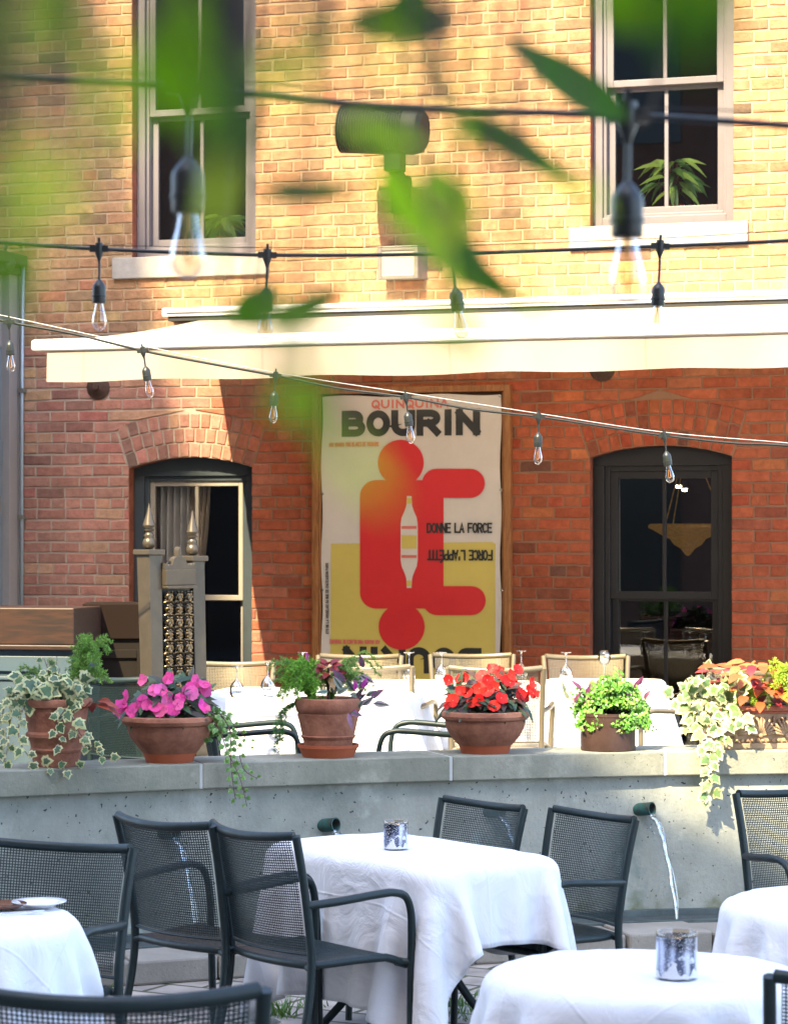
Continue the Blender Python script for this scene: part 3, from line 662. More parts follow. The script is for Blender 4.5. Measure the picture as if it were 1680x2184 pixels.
for x, y, s in ((211, 826, 'above and left of the left arched window'), (1284, 786, 'just under the awning, right of the poster')):
    t = on_wall('anchor_plate', 'round rusted iron anchor plate ' + s, 'anchor plate', x, y, 0, 'iron anchor plates on the brick wall')
    mb = MB(); M = Matrix.Rotation(R(90), 4, 'X'); mb.lathe([(.088,.0),(.088,.012),(.06,.02),(.045,.034),(.02,.038),(.02,.055),(.001,.056)], 24, M); mb.build('disc', M_rust, t, smooth=True, auto=40)
t = on_wall('conduit', 'thin grey blue conduit pipe running down the brick corner', 'pipe', 47, 1290, .04)
h = wl(50, 560, .04)[1] - t.location.z
mb = MB(); mb.tube([(0,0,-.9),(0,0,h*.5),(.01,0,h)], .013, 10); mb.build('pipe', mat('galvanised_blue_grey', (.30,.36,.40), rough=.45, metal=.4), t, smooth=True)
for k in (.25, .62): mb = MB(); mb.box((-.022,-.017,h*k),(.022,.038,h*k+.03)); mb.build('clip', M_alu, t)

# grey storefront at the left, at right angles to the wall
us = wu(43); p = O + U*us
sf = empty('storefront', (p.x, p.y, 0), -TH, 'grey painted storefront with tall glazing at the left edge of the photo', 'building')
M_sfgrey = mat('warm_grey_paint', (.27,.245,.23), rough=.5, var=.08); M_sfblue = mat('blue_grey_paint', (.16,.19,.21), rough=.45)
zA = wl(0, 745)[1]; zB = wl(0, 960)[1]; zC = wl(0, 1012)[1]; zTop = wl(0, 590)[1]
mb = MB(); mb.box((-1.6,-.03,-.05),(.012,-.004,zTop)); mb.box((-1.6,-.16,-.05),(-.0,-.031,zTop)); mb.box((-1.6,-5.0,zA),(-.06,-.161,zTop)); mb.box((-1.6,-5.0,.25),(-.5,-.161,zA-.002)); mb.build('surround', M_sfgrey, sf, bevel=.004)
mb = MB(); mb.box((-.13,-5,zB-.10),(-.05,-.161,zB+.06)); mb.box((-.13,-.235,.3),(-.055,-.161,zB-.101)); mb.box((-.13,-.215,zB+.061),(-.065,-.161,zA-.002)); mb.box((-.13,-.29,.3),(-.075,-.236,zC)); mb.build('door_frame', M_sfblue, sf, bevel=.004)
mb = MB(); mb.add([(-.09,-5,.3),(-.09,-.28,.3),(-.09,-.28,zB-.1),(-.09,-5,zB-.1)], [(0,1,2,3)]); mb.add([(-.095,-5,zB+.06),(-.095,-.2,zB+.06),(-.095,-.2,zA),(-.095,-5,zA)], [(0,1,2,3)]); mb.build('glazing', mat('dark_glazing', (.02,.03,.035), rough=.04, spec=.8), sf)
mb = MB(); mb.tube([(-.045,-.24,wl(30,1095)[1]),(-.045,-.24,wl(30,1060)[1])], .014, 8); mb.build('hinge', M_alu, sf)
mb = MB(); mb.box((-1.6,-5,zTop),(.03,-.02,zTop+.06)); mb.box((-1.6,-5,zTop+.061),(.07,-.02,zTop+.14)); mb.build('cornice', mat('dark_green_paint', (.05,.07,.04), rough=.5), sf, bevel=.008)
t = on_wall('wall_lantern', 'dark round lamp above the storefront cornice at the left edge', 'lamp', 12, 560, .25)
mb = MB(); mb.ball((0,0,0), .075, 14); mb.build('globe', mat('dark_glass_globe', (.05,.07,.05), rough=.2), t, smooth=True)
mb = MB(); mb.tube([(0,0,.07),(0,0,.12),(0,.12,.15),(0,.25,.15)], .012, 8); mb.build('arm', M_darkpaint, t, smooth=True)

# ------------------------------------------------------------------ awning
aw = on_wall('awning', 'long cream canvas awning with straight valance across the brick wall', 'awning', 840, 680, 0)
au, az = wl(840, 680, 0)
dB = 2.5; uB, zBar = wl(70, 740, dB); uC, zCas = wl(355, 676, .12); uV = wu(103, dB); uR = 3.7
zbar = wl(70, 738, dB)[1]; zcas = wl(360, 676, .12)[1]; Tm = Vector((-au, 0, -az))
def AW(m, name, mt, **k): ob = m.build(name, mt, aw, **k); ob.location = Tm; return ob
mb = MB(); mb.box((uC, -.20, zcas-.005), (uR, -.03, zcas+.055)); mb.box((uC+.03, -.215, zcas+.02), (uR, -.2, zcas+.05)); AW(mb, 'cassette', M_whitemetal, bevel=.008)
mb = MB(); mb.box((uC+.04, -.185, zcas-.035), (uR, -.04, zcas-.006)); AW(mb, 'shadow_gap', M_gap)  # solid black strip standing in for the shade under the cassette
mb = MB(); nx, ny = 60, 16; vs = []; uF0 = wu(428, .16)
for j in range(ny+1):
    q = j/ny; ul = lerp(uF0, uV + .01, q)
    for i in range(nx+1):
        s = i/nx; vs.append((lerp(ul, uR, s), -lerp(.14, dB-.03, q), lerp(zcas-.03, zbar+.03, q) - .02*math.sin(math.pi*q) + .004*math.sin(s*40)*q))
mb.add(vs, [(j*(nx+1)+i, j*(nx+1)+i+1, (j+1)*(nx+1)+i+1, (j+1)*(nx+1)+i) for j in range(ny) for i in range(nx)]); AW(mb, 'canopy', M_fabric, smooth=True)
mb = MB(); mb.box((uB, -dB-.035, zbar-.035), (uR, -dB+.035, zbar+.038)); AW(mb, 'front_bar', M_whitemetal, bevel=.022)
mb = MB(); vs = []; nx = 160; vz = zbar - .036; drop = .185
for j in range(5):
    for i in range(nx+1):
        s = i/nx; q = j/4; vs.append((lerp(uV, uR, s), -dB-.012 - q*(.018*math.sin(s*23) + .010*math.sin(s*57+1)), vz - drop*q - q*.006*math.sin(s*31)))
mb.add(vs, [(j*(nx+1)+i, j*(nx+1)+i+1, (j+1)*(nx+1)+i+1, (j+1)*(nx+1)+i) for j in range(4) for i in range(nx)]); AW(mb, 'valance', M_fabric, smooth=True)
for uu in (-.4, 2.4):
    mb = MB(); mb.tube([(uu,-.16,zcas-.07),(uu+.75,-1.25,(zcas+zbar)/2-.10),(uu+.1,-dB+.03,zbar-.01)], .022, 8); AW(mb, 'folding_arm', M_whitemetal)

# ------------------------------------------------------------------ poster
ps = on_wall('framed_poster', 'large framed vintage advertising poster in white, yellow and red on the brick wall', 'poster', 876, 1300, 0)
pu, pz = wl(876, 1300, 0); DP = .05
def pl(x, y, d=DP): u, z = wl(x, y, d); return u - pu, z - pz
x0, z0 = pl(683, 1540); x1, z1 = pl(1071, 838)
mb = MB(); mb.box((x0-.058,-.065,z0-.05),(x0-.012,-.004,z1+.055)); mb.box((x1+.012,-.065,z0-.05),(x1+.058,-.004,z1+.055)); mb.box((x0-.012,-.065,z1+.012),(x1+.012,-.004,z1+.055)); mb.box((x0-.012,-.065,z0-.05),(x1+.012,-.004,z0-.012))
mb.box((x0-.012,-.05,z0-.012),(x0+.004,-.004,z1+.012)); mb.box((x1-.004,-.05,z0-.012),(x1+.012,-.004,z1+.012)); mb.build('frame', M_oak, ps, bevel=.004)
mb = MB(); mb.box((x0-.01,-.02,z0-.01),(x1+.01,-.006,z1+.01)); mb.build('backing_board', mat('brown_board', (.11,.045,.022), rough=.8), ps)
def ink(name, c, r=.5): return mat(name, c, rough=r, var=.08, vscale=5, coat=.35)
M_pw, M_py, M_pr, M_pk, M_pr2 = ink('poster_white', (.58,.52,.47)), ink('poster_yellow', (.55,.43,.10)), ink('poster_red', (.58,.018,.022)), ink('poster_black', (.018,.02,.02)), ink('poster_pale_red', (.60,.14,.11))
def sheet(name, pts, mt, dep):
    m = MB(); k = len(pts); m.add([(p[0], -dep, p[1]) for p in pts] + [(p[0], -dep+.0012, p[1]) for p in pts], [tuple(range(k))] + [(i, i+k, (i+1)%k+k, (i+1)%k) for i in range(k)]); return m.build(name, mt, ps)
mb = MB(); nx, nz = 24, 40
vs = [(lerp(x0+.012, x1-.012, i/nx) + .006*math.sin(j*.55)*(i==0 or i==nx), -DP + .0, lerp(z0+.01, z1-.006, j/nz) + (.008*math.sin(i*.5) if j == nz else 0)) for j in range(nz+1) for i in range(nx+1)]
mb.add(vs, [(j*(nx+1)+i, j*(nx+1)+i+1, (j+1)*(nx+1)+i+1, (j+1)*(nx+1)+i) for j in range(nz) for i in range(nx)]); mb.build('canvas', M_pw, ps)
def pp(x, y): return pl(x, y, DP)
sheet('yellow_field', [pp(704,1540), pp(1056,1540), pp(1056,1160), pp(1050,1156), pp(706,1160)], M_py, DP+.0025)
def rr(x0_, y0_, x1_, y1_, r):                           # a rounded panel
    out = []
    for cx, cy, a0 in ((x1_-r, y0_+r, -90), (x1_-r, y1_-r, 0), (x0_+r, y1_-r, 90), (x0_+r, y0_+r, 180)):
        for k in range(9): a = R(a0 + k*11.25); out.append(pp(cx + r*math.cos(a), cy + r*math.sin(a)))
    return out[::-1]
sheet('red_block', rr(768, 1024, 946, 1298, 34), M_pr, DP+.005)
sheet('red_disc', rr(806, 938, 904, 1036, 49), M_pr, DP+.0065); sheet('red_disc', rr(808, 1288, 906, 1386, 49), M_pr, DP+.0066)
sheet('red_capsule', rr(900, 1000, 1034, 1062, 31), M_pr, DP+.0068); sheet('red_capsule', rr(902, 1250, 1036, 1312, 31), M_pr, DP+.0069)
bot = [(-5,0),(5,0),(6,20),(9,30),(16,46),(18,60),(18,98)]
sheet('bottle', [pp(873+x, 1058+y) for x, y in bot[1:]] + [pp(873+x, 1254-y) for x, y in bot[:0:-1]] + [pp(873-x, 1254-y) for x, y in bot[1:]] + [pp(873-x, 1058+y) for x, y in bot[:0:-1]], M_pw, DP+.008)
for y0_, y1_ in ((1062,1074),(1122,1128),(1142,1170),(1184,1190),(1238,1250)): sheet('bottle_label', [pp(857 if y1_-y0_ != 12 else 868,y0_), pp(889 if y1_-y0_ != 12 else 878,y0_), pp(889 if y1_-y0_ != 12 else 878,y1_), pp(857 if y1_-y0_ != 12 else 868,y1_)], M_py if y1_-y0_ > 10 else M_pr2, DP+.0095)
def arc(cx, cy, rx, ry, a0, a1, n=14): return [(cx + rx*math.cos(R(lerp(a0,a1,k/n))), cy + ry*math.sin(R(lerp(a0,a1,k/n)))) for k in range(n+1)]
GLY = {'B': [[(0,0),(0,1)], [(0,1),(.5,1)]+arc(.55,.77,.33,.23,90,-90)+[(0,.54)], [(0,.54),(.55,.54)]+arc(.6,.27,.4,.27,90,-90)+[(0,0)]], 'O': [arc(.5,.5,.5,.5,0,360,32)], 'U': [[(0,1),(0,.4)]+arc(.5,.4,.5,.4,180,360)+[(1,1)]],
       'R': [[(0,0),(0,1)], [(0,1),(.5,1)]+arc(.6,.74,.4,.26,90,-90)+[(0,.48)], [(.5,.48),(1,0)]], 'I': [[(.5,0),(.5,1)]], 'N': [[(0,0),(0,1)], [(0,1),(1,0)], [(1,0),(1,1)]], 'D': [[(0,0),(0,1)], [(0,1),(.4,1)]+arc(.5,.5,.5,.5,90,-90)+[(0,0)]],
       'E': [[(0,0),(0,1)], [(0,1),(.95,1)], [(0,.52),(.8,.52)], [(0,0),(.95,0)]], 'L': [[(0,1),(0,0),(.95,0)]], 'A': [[(0,0),(.5,1),(1,0)], [(.2,.32),(.8,.32)]], 'F': [[(0,0),(0,1)], [(0,1),(.95,1)], [(0,.52),(.8,.52)]], 'C': [arc(.5,.5,.5,.5,50,310,24)],
       'P': [[(0,0),(0,1)], [(0,1),(.5,1)]+arc(.6,.73,.4,.27,90,-90)+[(0,.46)]], 'T': [[(.5,0),(.5,1)], [(0,1),(1,1)]], 'Q': [arc(.5,.5,.5,.5,0,360,32), [(.55,.25),(1.02,-.12)]], "'": [[(.5,1),(.4,.74)]], 'G': [arc(.5,.5,.5,.5,50,360,26)+[(.55,.5)]], 'S': [arc(.5,.74,.45,.26,30,270,16)+arc(.5,.25,.5,.25,90,-150,16)],
       'V': [[(0,1),(.5,0),(1,1)]], 'X': [[(0,0),(1,1)], [(0,1),(1,0)]], 'H': [[(0,0),(0,1)], [(1,0),(1,1)], [(0,.5),(1,.5)]], '5': [[(.9,1),(.1,1),(.05,.55)]+arc(.45,.3,.5,.3,110,-140,16)], '6': [[(.8,1),(.1,.45)]+arc(.5,.28,.45,.28,150,510,20)]}
GLY['É'] = GLY['E'] + [[(.35,1.14),(.7,1.3)]]
def text(s, x, y, hpx, wpx, mt, flip=False, th=.2, rot=0.0, dep=DP+.0035, gap=.34):
    """stroke lettering, centred on a pixel; th is the stroke's width as a share of the height"""
    mb = MB(); n = 0
    H_ = (pl(x, y-hpx/2)[1] - pl(x, y+hpx/2)[1]); Wd = (pl(x+wpx/2, y)[0] - pl(x-wpx/2, y)[0])
    if rot: Wd = (pl(x, y-wpx/2)[1] - pl(x, y+wpx/2)[1]); H_ = pl(x+hpx/2, y)[0] - pl(x-hpx/2, y)[0]
    adv = [(.35 if c in "I'" else .6 if c == ' ' else 1.0) + gap for c in s]; tot = sum(adv) - gap; cw = Wd/tot; hw = H_*th/2
    ox, oz = pl(x, y); pos = 0
    def put_(px_, pz_, d):
        if flip: px_, pz_ = -px_, -pz_
        if rot: px_, pz_ = -pz_, px_
        return (ox + px_, -d, oz + pz_)
    for c, ad in zip(s, adv):
        for st in GLY.get(c, []):
            gw = ad - gap; P = [Vector((((q[0] if c not in "I'" else .5)*gw + pos)*cw - Wd/2, (q[1]-.5)*(H_-2*hw))) for q in st]; L, Rr_ = [], []; closed = (P[0]-P[-1]).length < 1e-6
            gi = lambda i: P[i]
            for i in range(len(P)):
                a = P[i-1] if i else (P[-2] if closed else P[0]*2-P[1]); b = P[i+1] if i < len(P)-1 else (P[1] if closed else P[-1]*2-P[-2]); t1 = (P[i]-a).normalized(); t2 = (b-P[i]).normalized(); t = (t1+t2).normalized(); nn = Vector((-t.y, t.x)); k = min(2.2, 1/max(.3, nn.dot(Vector((-t1.y, t1.x)))))
                p = P[i]
                if not closed and i == 0: p = p - t2*hw*.98
                if not closed and i == len(P)-1: p = p + t1*hw*.98
                L.append(p + nn*hw*k); Rr_.append(p - nn*hw*k)
            d = dep + .00012*n; n += 1; kk_ = len(P); vs = []
            for l_, r_ in zip(L, Rr_): vs += [put_(l_.x, l_.y, d), put_(r_.x, r_.y, d)]
            mb.add(vs, [(2*i, 2*i+1, 2*i+3, 2*i+2) for i in range(kk_-1)])
        pos += ad
    return mb.build('lettering', mt, ps)
text('QUINQUINA', 874, 861, 19, 160, M_pr2, th=.22, gap=.45)
text('BOURIN', 875, 902, 56, 280, M_pk, th=.28, gap=.48)
text('BOURIN', 878, 1408, 56, 280, M_pk, True, th=.28, gap=.48)
text('AUX GRANDS VINS BLANCS DE TOURAINE', 755, 948, 9, 106, M_pr2, th=.2); text('AUX GRANDS VINS BLANCS DE TOURAINE', 757, 1369, 9, 106, M_pr2, True, th=.2)
text('DONNE LA FORCE', 980, 1126, 22, 137, M_pk, th=.17, dep=DP+.0075); text("FORCE L'APPÉTIT", 981, 1184, 23, 136, M_pk, True, th=.17, dep=DP+.0075)
text('ETS DE LA VOSSELAIS 56 RUE DE CHATEAUDUN PARIS', 698.5, 1276, 6.5, 150, M_pk, rot=1, th=.18)
for x, y in ((1066, 845), (688, 1053), (1068, 1045), (687, 1258), (1070, 1258)):
    m = MB(); u, z = pp(x, y); m.lathe([(.009,0),(.009,.003),(.004,.004)], 12, Matrix.Translation((u, -DP-.001, z)) @ Matrix.Rotation(R(90),4,'X')); m.build('grommet', M_steel, ps)

# ------------------------------------------------------------------ chairs
def build_chair(metal):
    t = empty('mesh_chair'); CH = .90
    def up(s): return [(s*.262,-.345,0),(s*.258,-.285,.14),(s*.252,-.238,.32),(s*.25,-.225,.46),(s*.252,-.24,.58),(s*.258,-.272,.74),(s*.266,-.312,CH-.012)]
    def backpt(s, tt):                                  # s across 0-1, tt from the bottom to the top of the panel
        z = lerp(.475, CH-.012, tt); P = spline(up(1), 8); zs = [p.z for p in P]
        y = interp(z, zs, [p.y for p in P]); w = interp(z, zs, [p.x for p in P]) - .012
        a = s*2 - 1
        return (a*w, y - .062*(1 - a*a) * (.75 + .25*tt), z - .014*(1 - a*a)*tt)
    m = MB()
    for s in (-1, 1): m.tube([p for p in spline(up(s), 7) if p.z > .40], .0155, 10, flat=1.15)
    m.tube([(backpt(i/20, 1)[0], backpt(i/20, 1)[1], backpt(i/20, 1)[2] + .0) for i in range(21)], .0165, 10, flat=1.0)
    m.tube([backpt(i/20, -.0) for i in range(21)], .010, 8, flat=.6)
    m.build('back_frame', metal, t, smooth=True, auto=50)
    for s in (-1, 1):
        m = MB(); m.tube([p for p in spline(up(s), 7) if p.z <= .41], .0155, 10, flat=1.15); m.build('rear_leg', metal, t, smooth=True, auto=50)
        m = MB(); m.tube(spline([(s*.255,-.25,.645),(s*.285,-.12,.655),(s*.298,.06,.668),(s*.298,.14,.668),(s*.297,.20,.648),(s*.294,.228,.59),(s*.288,.236,.50),(s*.284,.238,.40)], 6), .0155, 10, flat=.95); m.build('armrest', metal, t, smooth=True, auto=50)
        m = MB(); m.tube(spline([(s*.284,.238,.40),(s*.28,.24,.2),(s*.278,.25,0)], 5), .0155, 10); m.build('front_leg', metal, t, smooth=True, auto=50)
    m = MB(); grid_panel(m, lambda s, q: backpt(.03 + .94*s, .02 + .95*q), 50, 43, .64, .002); m.build('backrest', metal, t)
    def seat(s, q):
        a = s*2-1; b = q; w = lerp(.215, .262, q); y = lerp(-.225 - .035*(1-a*a), .235 + .015*(1-a*a), b)
        return (a*w, y, .445 - .022*math.sin(math.pi*min(b*1.15,1))*(1-.5*a*a) + .012*math.sin(math.pi*b)**2*abs(a) - .03*max(b-.8,0)/.2)
    m = MB(); grid_panel(m, seat, 50, 46, .58, .002); m.build('seat', metal, t)
    m = MB(); ring = [seat(i/14, 0) for i in range(15)] + [seat(1, i/14) for i in range(1,15)] + [seat(1-i/14, 1) for i in range(1,15)] + [seat(0, 1-i/14) for i in range(1,15)]
    m.tube([(p[0], p[1], p[2]-.010) for p in ring], .0145, 8)
    for s in (-1, 1): m.tube([(s*.21,-.22,.432),(s*.252,-.232,.425)], .013, 8); m.tube([(s*.25,.20,.42),(s*.286,.238,.415)], .012, 8)
    m.build('seat_frame', metal, t, smooth=True, auto=50); return t
chair0 = build_chair(M_chairdark); chair_used = [False, False]; chairB = None
BACK_Y = .335                                            # how far the top rail's middle lies behind the chair's centre
def chair(x, y, fx, fy, zf, label, group, beige=False, push=0.0, k=1.0):
    """a chair whose top rail's middle is seen at pixel (x, y), facing (fx, fy)"""
    global chairB
    if beige and chairB is None:
        chairB = copy_tree(chair0); me = {}
        for c in chairB.children:
            c.data = c.data.copy(); c.data.materials.clear(); c.data.materials.append(M_chairbeige)
    i = 1 if beige else 0; src = chairB if beige else chair0
    o = src if not chair_used[i] else copy_tree(src); chair_used[i] = True
    f = Vector((fx, fy, 0)).normalized(); b = onz(x, y, zf + .885*k); p = b + f*(BACK_Y*.87*k + push); o.scale = (k, k*.87, k)
    o.location = (p.x, p.y, zf); o.rotation_euler = (0, 0, math.atan2(f.y, f.x) - math.pi/2); tag(o, label, 'chair', group); return o
G1 = 'dark metal chairs on the lower terrace'
chair(258, 2124, -.10, 1, 0, 'dark mesh chair cut by the bottom left corner of the photo, back to the camera', G1, k=1.1)
chair(138, 1803, -.36, -.93, 0, 'dark mesh chair behind the left cloth table with plates, facing the camera', G1)
chair(340, 1752, .70, .71, 0, 'dark mesh armchair at the middle table, left of the pair seen from behind', G1)
chair(574, 1768, .80, .60, 0, 'dark mesh armchair at the middle table, right of the pair, seat fully in view', G1, push=-.09)
chair(1036, 1714, -.78, -.62, 0, 'dark mesh chair behind the middle table, nearest the small candle glass', G1, k=.955)
chair(1272, 1737, -.82, -.57, 0, 'dark mesh armchair between the middle table and the falling water', G1, k=.955)
chair(1686, 1688, .38, -.92, 0, 'dark mesh armchair by the concrete wall at the right edge of the photo', G1)
chair(1886, 2085, -.06, 1, 0, 'dark chair whose back corner shows in front of the near right table', G1)
G2 = 'dark metal chairs behind the parapet'
chair(238, 1446, .62, .78, ZF, 'dark mesh chair behind the parapet between the ivy pot and the pink flower bowl', G2)
chair(424, 1458, 1, .06, ZF, 'dark mesh armchair behind the parapet just right of the pink flower bowl', G2)
chair(1032, 1458, -1, .10, ZF, 'dark mesh armchair behind the parapet, hidden by the red flower bowl', G2)
G3 = 'champagne metal chairs on the upper terrace'
chair(492, 1414, -.10, -1, ZF, 'champagne mesh chair in front of the throne, behind the table with two upturned glasses', G3, True, k=.98)
chair(768, 1399, -.12, -1, ZF, 'champagne mesh chair below the poster, on the left', G3, True, k=.985)
chair(1006, 1397, .02, -1, ZF, 'champagne mesh chair below the right side of the poster', G3, True, k=.985)
chair(1248, 1400, .0, -1, ZF, 'champagne mesh chair behind the glass of rose wine', G3, True, k=.985)
chair(778, 1422, .25, 1, ZF, 'champagne mesh chair just behind the fern and coleus pot', G3, True)
chair(1056, 1426, .10, 1, ZF, 'champagne mesh armchair with its back to the camera, behind the red flower bowl', G3, True)
chair(1590, 1432, -.8, -.55, ZF, 'champagne chair half hidden behind the rectangular planter', G3, True)

# ------------------------------------------------------------------ tables and cloths
def drape(hx, hy, rc, side, off=(0,0), n=46, steps=260, seed=1, floor=.02, sx=1.0):
    """a square cloth let fall over a table top (half sizes hx, hy, corner radius rc, surface at z = 0)"""
    rng = np.random.default_rng(seed); h = side/(n-1)
    gx, gy = np.meshgrid(np.linspace(-.5,.5,n)*side*sx + off[0], np.linspace(-.5,.5,n)*side + off[1], indexing='ij')
    X = np.stack([gx, gy, np.full_like(gx, .004)], -1); X += rng.normal(0, .0015, X.shape); V = np.zeros_like(X)
    hxy = np.array([hx - rc, hy - rc]); Lx, Ly = side*sx/(n-1), h
    cons = []
    for di, dj, k in ((1,0,1.),(0,1,1.),(1,1,.45),(1,-1,.45),(2,0,.10),(0,2,.10)):
        L = math.hypot(di*Lx, dj*Ly)
        for par in (0, 1):
            for q in (range(2) if (di and dj) else (0,)):
                a = np.arange(n*n).reshape(n, n); i0 = max(0,-di); j0 = max(0,-dj)
                A = a[0:n-di, (0 if dj >= 0 else -dj):(n-dj if dj >= 0 else n)]
                B = a[di:n, (dj if dj >= 0 else 0):(n if dj >= 0 else n+dj)]
                I, J = np.meshgrid(np.arange(A.shape[0]), np.arange(A.shape[1]), indexing='ij')
                key = (I if di else J) // max(di, abs(dj), 1) % 2
                sel = key == par
                if di and dj: 
                    sel = sel & (np.ones_like(sel) if q == 0 else np.zeros_like(sel))
                cons.append((A[sel], B[sel], L, k))
    cons = [c for c in cons if len(c[0])]
    dt = 1/60; Xf = X.reshape(-1, 3); Vf = V.reshape(-1, 3)
    for st in range(steps):
        P0 = Xf.copy(); Vf[:, 2] -= 9.8*dt; Vf *= .985 if st < steps*.75 else .93; Xf = Xf + Vf*dt
        for it in range(14):
            for A, B, L, k in cons:
                d = Xf[B] - Xf[A]; l = np.maximum(np.linalg.norm(d, axis=1, keepdims=True), 1e-9); c = d*((l - L)/l*.5*k)
                Xf[A] += c; Xf[B] -= c
            q = np.abs(Xf[:, :2]) - hxy; m = np.maximum(q, 0); ln = np.linalg.norm(m, axis=1); sd = ln + np.minimum(np.max(q, axis=1), 0) - rc
            eps = .006; inside = (sd < eps) & (Xf[:, 2] < 0) & (Xf[:, 2] > -.9)
            topc = inside & ((sd < -.02) | (Xf[:, 2] > -.012)); side_c = inside & ~topc
            Xf[topc, 2] = 0; Xf[topc, :2] = P0[topc, :2] + (Xf[topc, :2] - P0[topc, :2])*.25
            g = np.where(ln[:, None] > 1e-6, m/np.maximum(ln[:, None], 1e-6), (q == q.max(1, keepdims=True)).astype(float))*np.sign(Xf[:, :2])
            Xf[side_c, :2] += g[side_c]*(eps - sd[side_c])[:, None]
            Xf[:, 2] = np.maximum(Xf[:, 2], -.74 + floor)
        Vf = (Xf - P0)/dt; sp = np.linalg.norm(Vf, axis=1, keepdims=True); Vf *= np.minimum(1, 3/np.maximum(sp, 1e-6))
    return Xf.reshape(n, n, 3)
def cloth_obj(X, label, group, loc, rz):
    n = X.shape[0]; me = bpy.data.meshes.new('tablecloth'); idx = np.arange(n*n).reshape(n, n)
    f = np.stack([idx[:-1,:-1], idx[1:,:-1], idx[1:,1:], idx[:-1,1:]], -1).reshape(-1, 4)
    me.from_pydata([tuple(map(float, v)) for v in X.reshape(-1, 3)], [], [tuple(map(int, q)) for q in f]); me.materials.append(M_cloth)
    uv = me.uv_layers.new(name='UVMap'); vi = np.empty(len(me.loops), int); me.loops.foreach_get('vertex_index', vi)
    uv.data.foreach_set('uv', np.stack([vi//n/(n-1), vi % n/(n-1)], -1).astype(np.float32).ravel())
    me.polygons.foreach_set('use_smooth', [True]*len(f))
    o = bpy.data.objects.new('tablecloth', me); C.objects.link(o); o.location = loc; o.rotation_euler = (0,0,rz)
    s = o.modifiers.new('smooth', 'SUBSURF'); s.levels = 1; s.render_levels = 1
    so = o.modifiers.new('hem', 'SOLIDIFY'); so.thickness = .0022; so.offset = 1
    tag(o, label, 'tablecloth', group); return o
def table(c, zf, shape, label, group, rz=0, top=.74):
    t = empty('dining_table', (c.x, c.y, zf), rz, label, 'table', group); m = MB(); z = top - .022
    if shape[0] == 'round': m.lathe([(.001,z-.03),(shape[1]-.03,z-.03),(shape[1]-.02,z-.02),(shape[1]-.02,z-.008),(shape[1]-.03,z),(.001,z)], 48)
    else:
        hx, hy, rc = shape[1]-.02, shape[2]-.02, shape[3]; pts = []
        for sx, sy, a0 in ((1,1,0),(-1,1,90),(-1,-1,180),(1,-1,270)):
            for k in range(7): a = R(a0+k*15); pts.append((sx*(hx-rc)+rc*math.cos(a), sy*(hy-rc)+rc*math.sin(a)))
        k = len(pts); m.add([(p[0],p[1],z) for p in pts]+[(p[0],p[1],z-.03) for p in pts], [tuple(range(k)), tuple(range(2*k-1,k-1,-1))]+[(i,i+k,(i+1)%k+k,(i+1)%k) for i in range(k)])
    m.build('tabletop', M_chairdark, t)
    m = MB(); m.tube([(0,0,.12),(0,0,top-.04)], .03, 12); m.build('pedestal', M_chairdark, t, smooth=True, auto=50)
    for k in range(4):
        a = R(45 + 90*k); ca, sa = math.cos(a), math.sin(a); m = MB()
        m.tube(spline([(ca*.03,sa*.03,.52),(ca*.08,sa*.08,.42),(ca*.22,sa*.22,.20),(ca*.33,sa*.33,.07),(ca*.36,sa*.36,0)], 6), .016, 10); m.build('leg', M_chairdark, t, smooth=True, auto=50)
    return t
def dressed(c, zf, shape, side, off, label, clabel, g, cg, rz=0, seed=1, n=46, sx=1.0, steps=260, top=.74):
    t = table(c, zf, shape, label, g, rz, top)
    hx, hy, rc = (shape[1],)*3 if shape[0] == 'round' else shape[1:]
    X = drape(hx, hy, rc - (1e-4 if shape[0] == 'round' else 0), side, off, n, steps, seed, sx=sx)
    X[..., 2] += .002
    return cloth_obj(X, clabel, cg, (c.x, c.y, zf+top), rz)
GT, GC = 'tables on the lower terrace', 'white tablecloths on the lower terrace'
cm = Vector((.055, 9.64, 0))
dressed(cm, 0, ('rect', .53, .31, .05), 1.50, (-.08, -.05), 'four seat table in the middle of the lower terrace', 'white cloth on the middle table, its long corner hanging before the camera', GT, GC, math.atan2(-.8, .6), 3, 50, 1.20)
zt_ = .745; cR = onz(1372, 2072, zt_); cL = onz(-128, 1956, zt_); cB = onz(1826, 1922, zt_)
dressed(cR, 0, ('round', .425), 1.5, (.02, .0), 'round table in the near right corner of the photo', 'white cloth on the near right round table with the larger candle glass', GT, GC, R(28), 5)
dressed(cL, 0, ('round', .42), 1.5, (0, 0), 'round table cut by the left edge of the photo', 'white cloth on the left table holding plates', GT, GC, R(10), 8)
dressed(cB, 0, ('round', .43), 1.5, (0, 0), 'round table cut by the right edge of the photo', 'white cloth on the table at the right edge, below the dark chair by the wall', GT, GC, R(33), 9)
GT2, GC2 = 'tables on the upper terrace', 'white tablecloths on the upper terrace'
zu = ZF + .745
pA = onz(668, 1474, zu); pB = onz(884, 1456, zu); pC = onz(1288, 1453, zu)
dressed(pA, ZF, ('rect', .58, .38, .04), 1.45, (.05, -.1), 'table behind the fern pot on the upper terrace', 'white cloth on the upper table with two upturned glasses, behind the pink flowers', GT2, GC2, -.2, 12, 44, 1.2)
dressed(pB, ZF, ('rect', .72, .38, .04), 1.35, (0, -.05), 'table below the poster on the upper terrace', 'sunlit white cloth on the table below the poster', GT2, GC2, -.12, 13, 44, 1.35)
dressed(pC, ZF, ('rect', .36, .36, .04), 1.30, (0, -.1), 'table behind the parsley pot on the upper terrace', 'sunlit white cloth behind the parsley pot, under the glass of rose wine', GT2, GC2, -.1, 14)

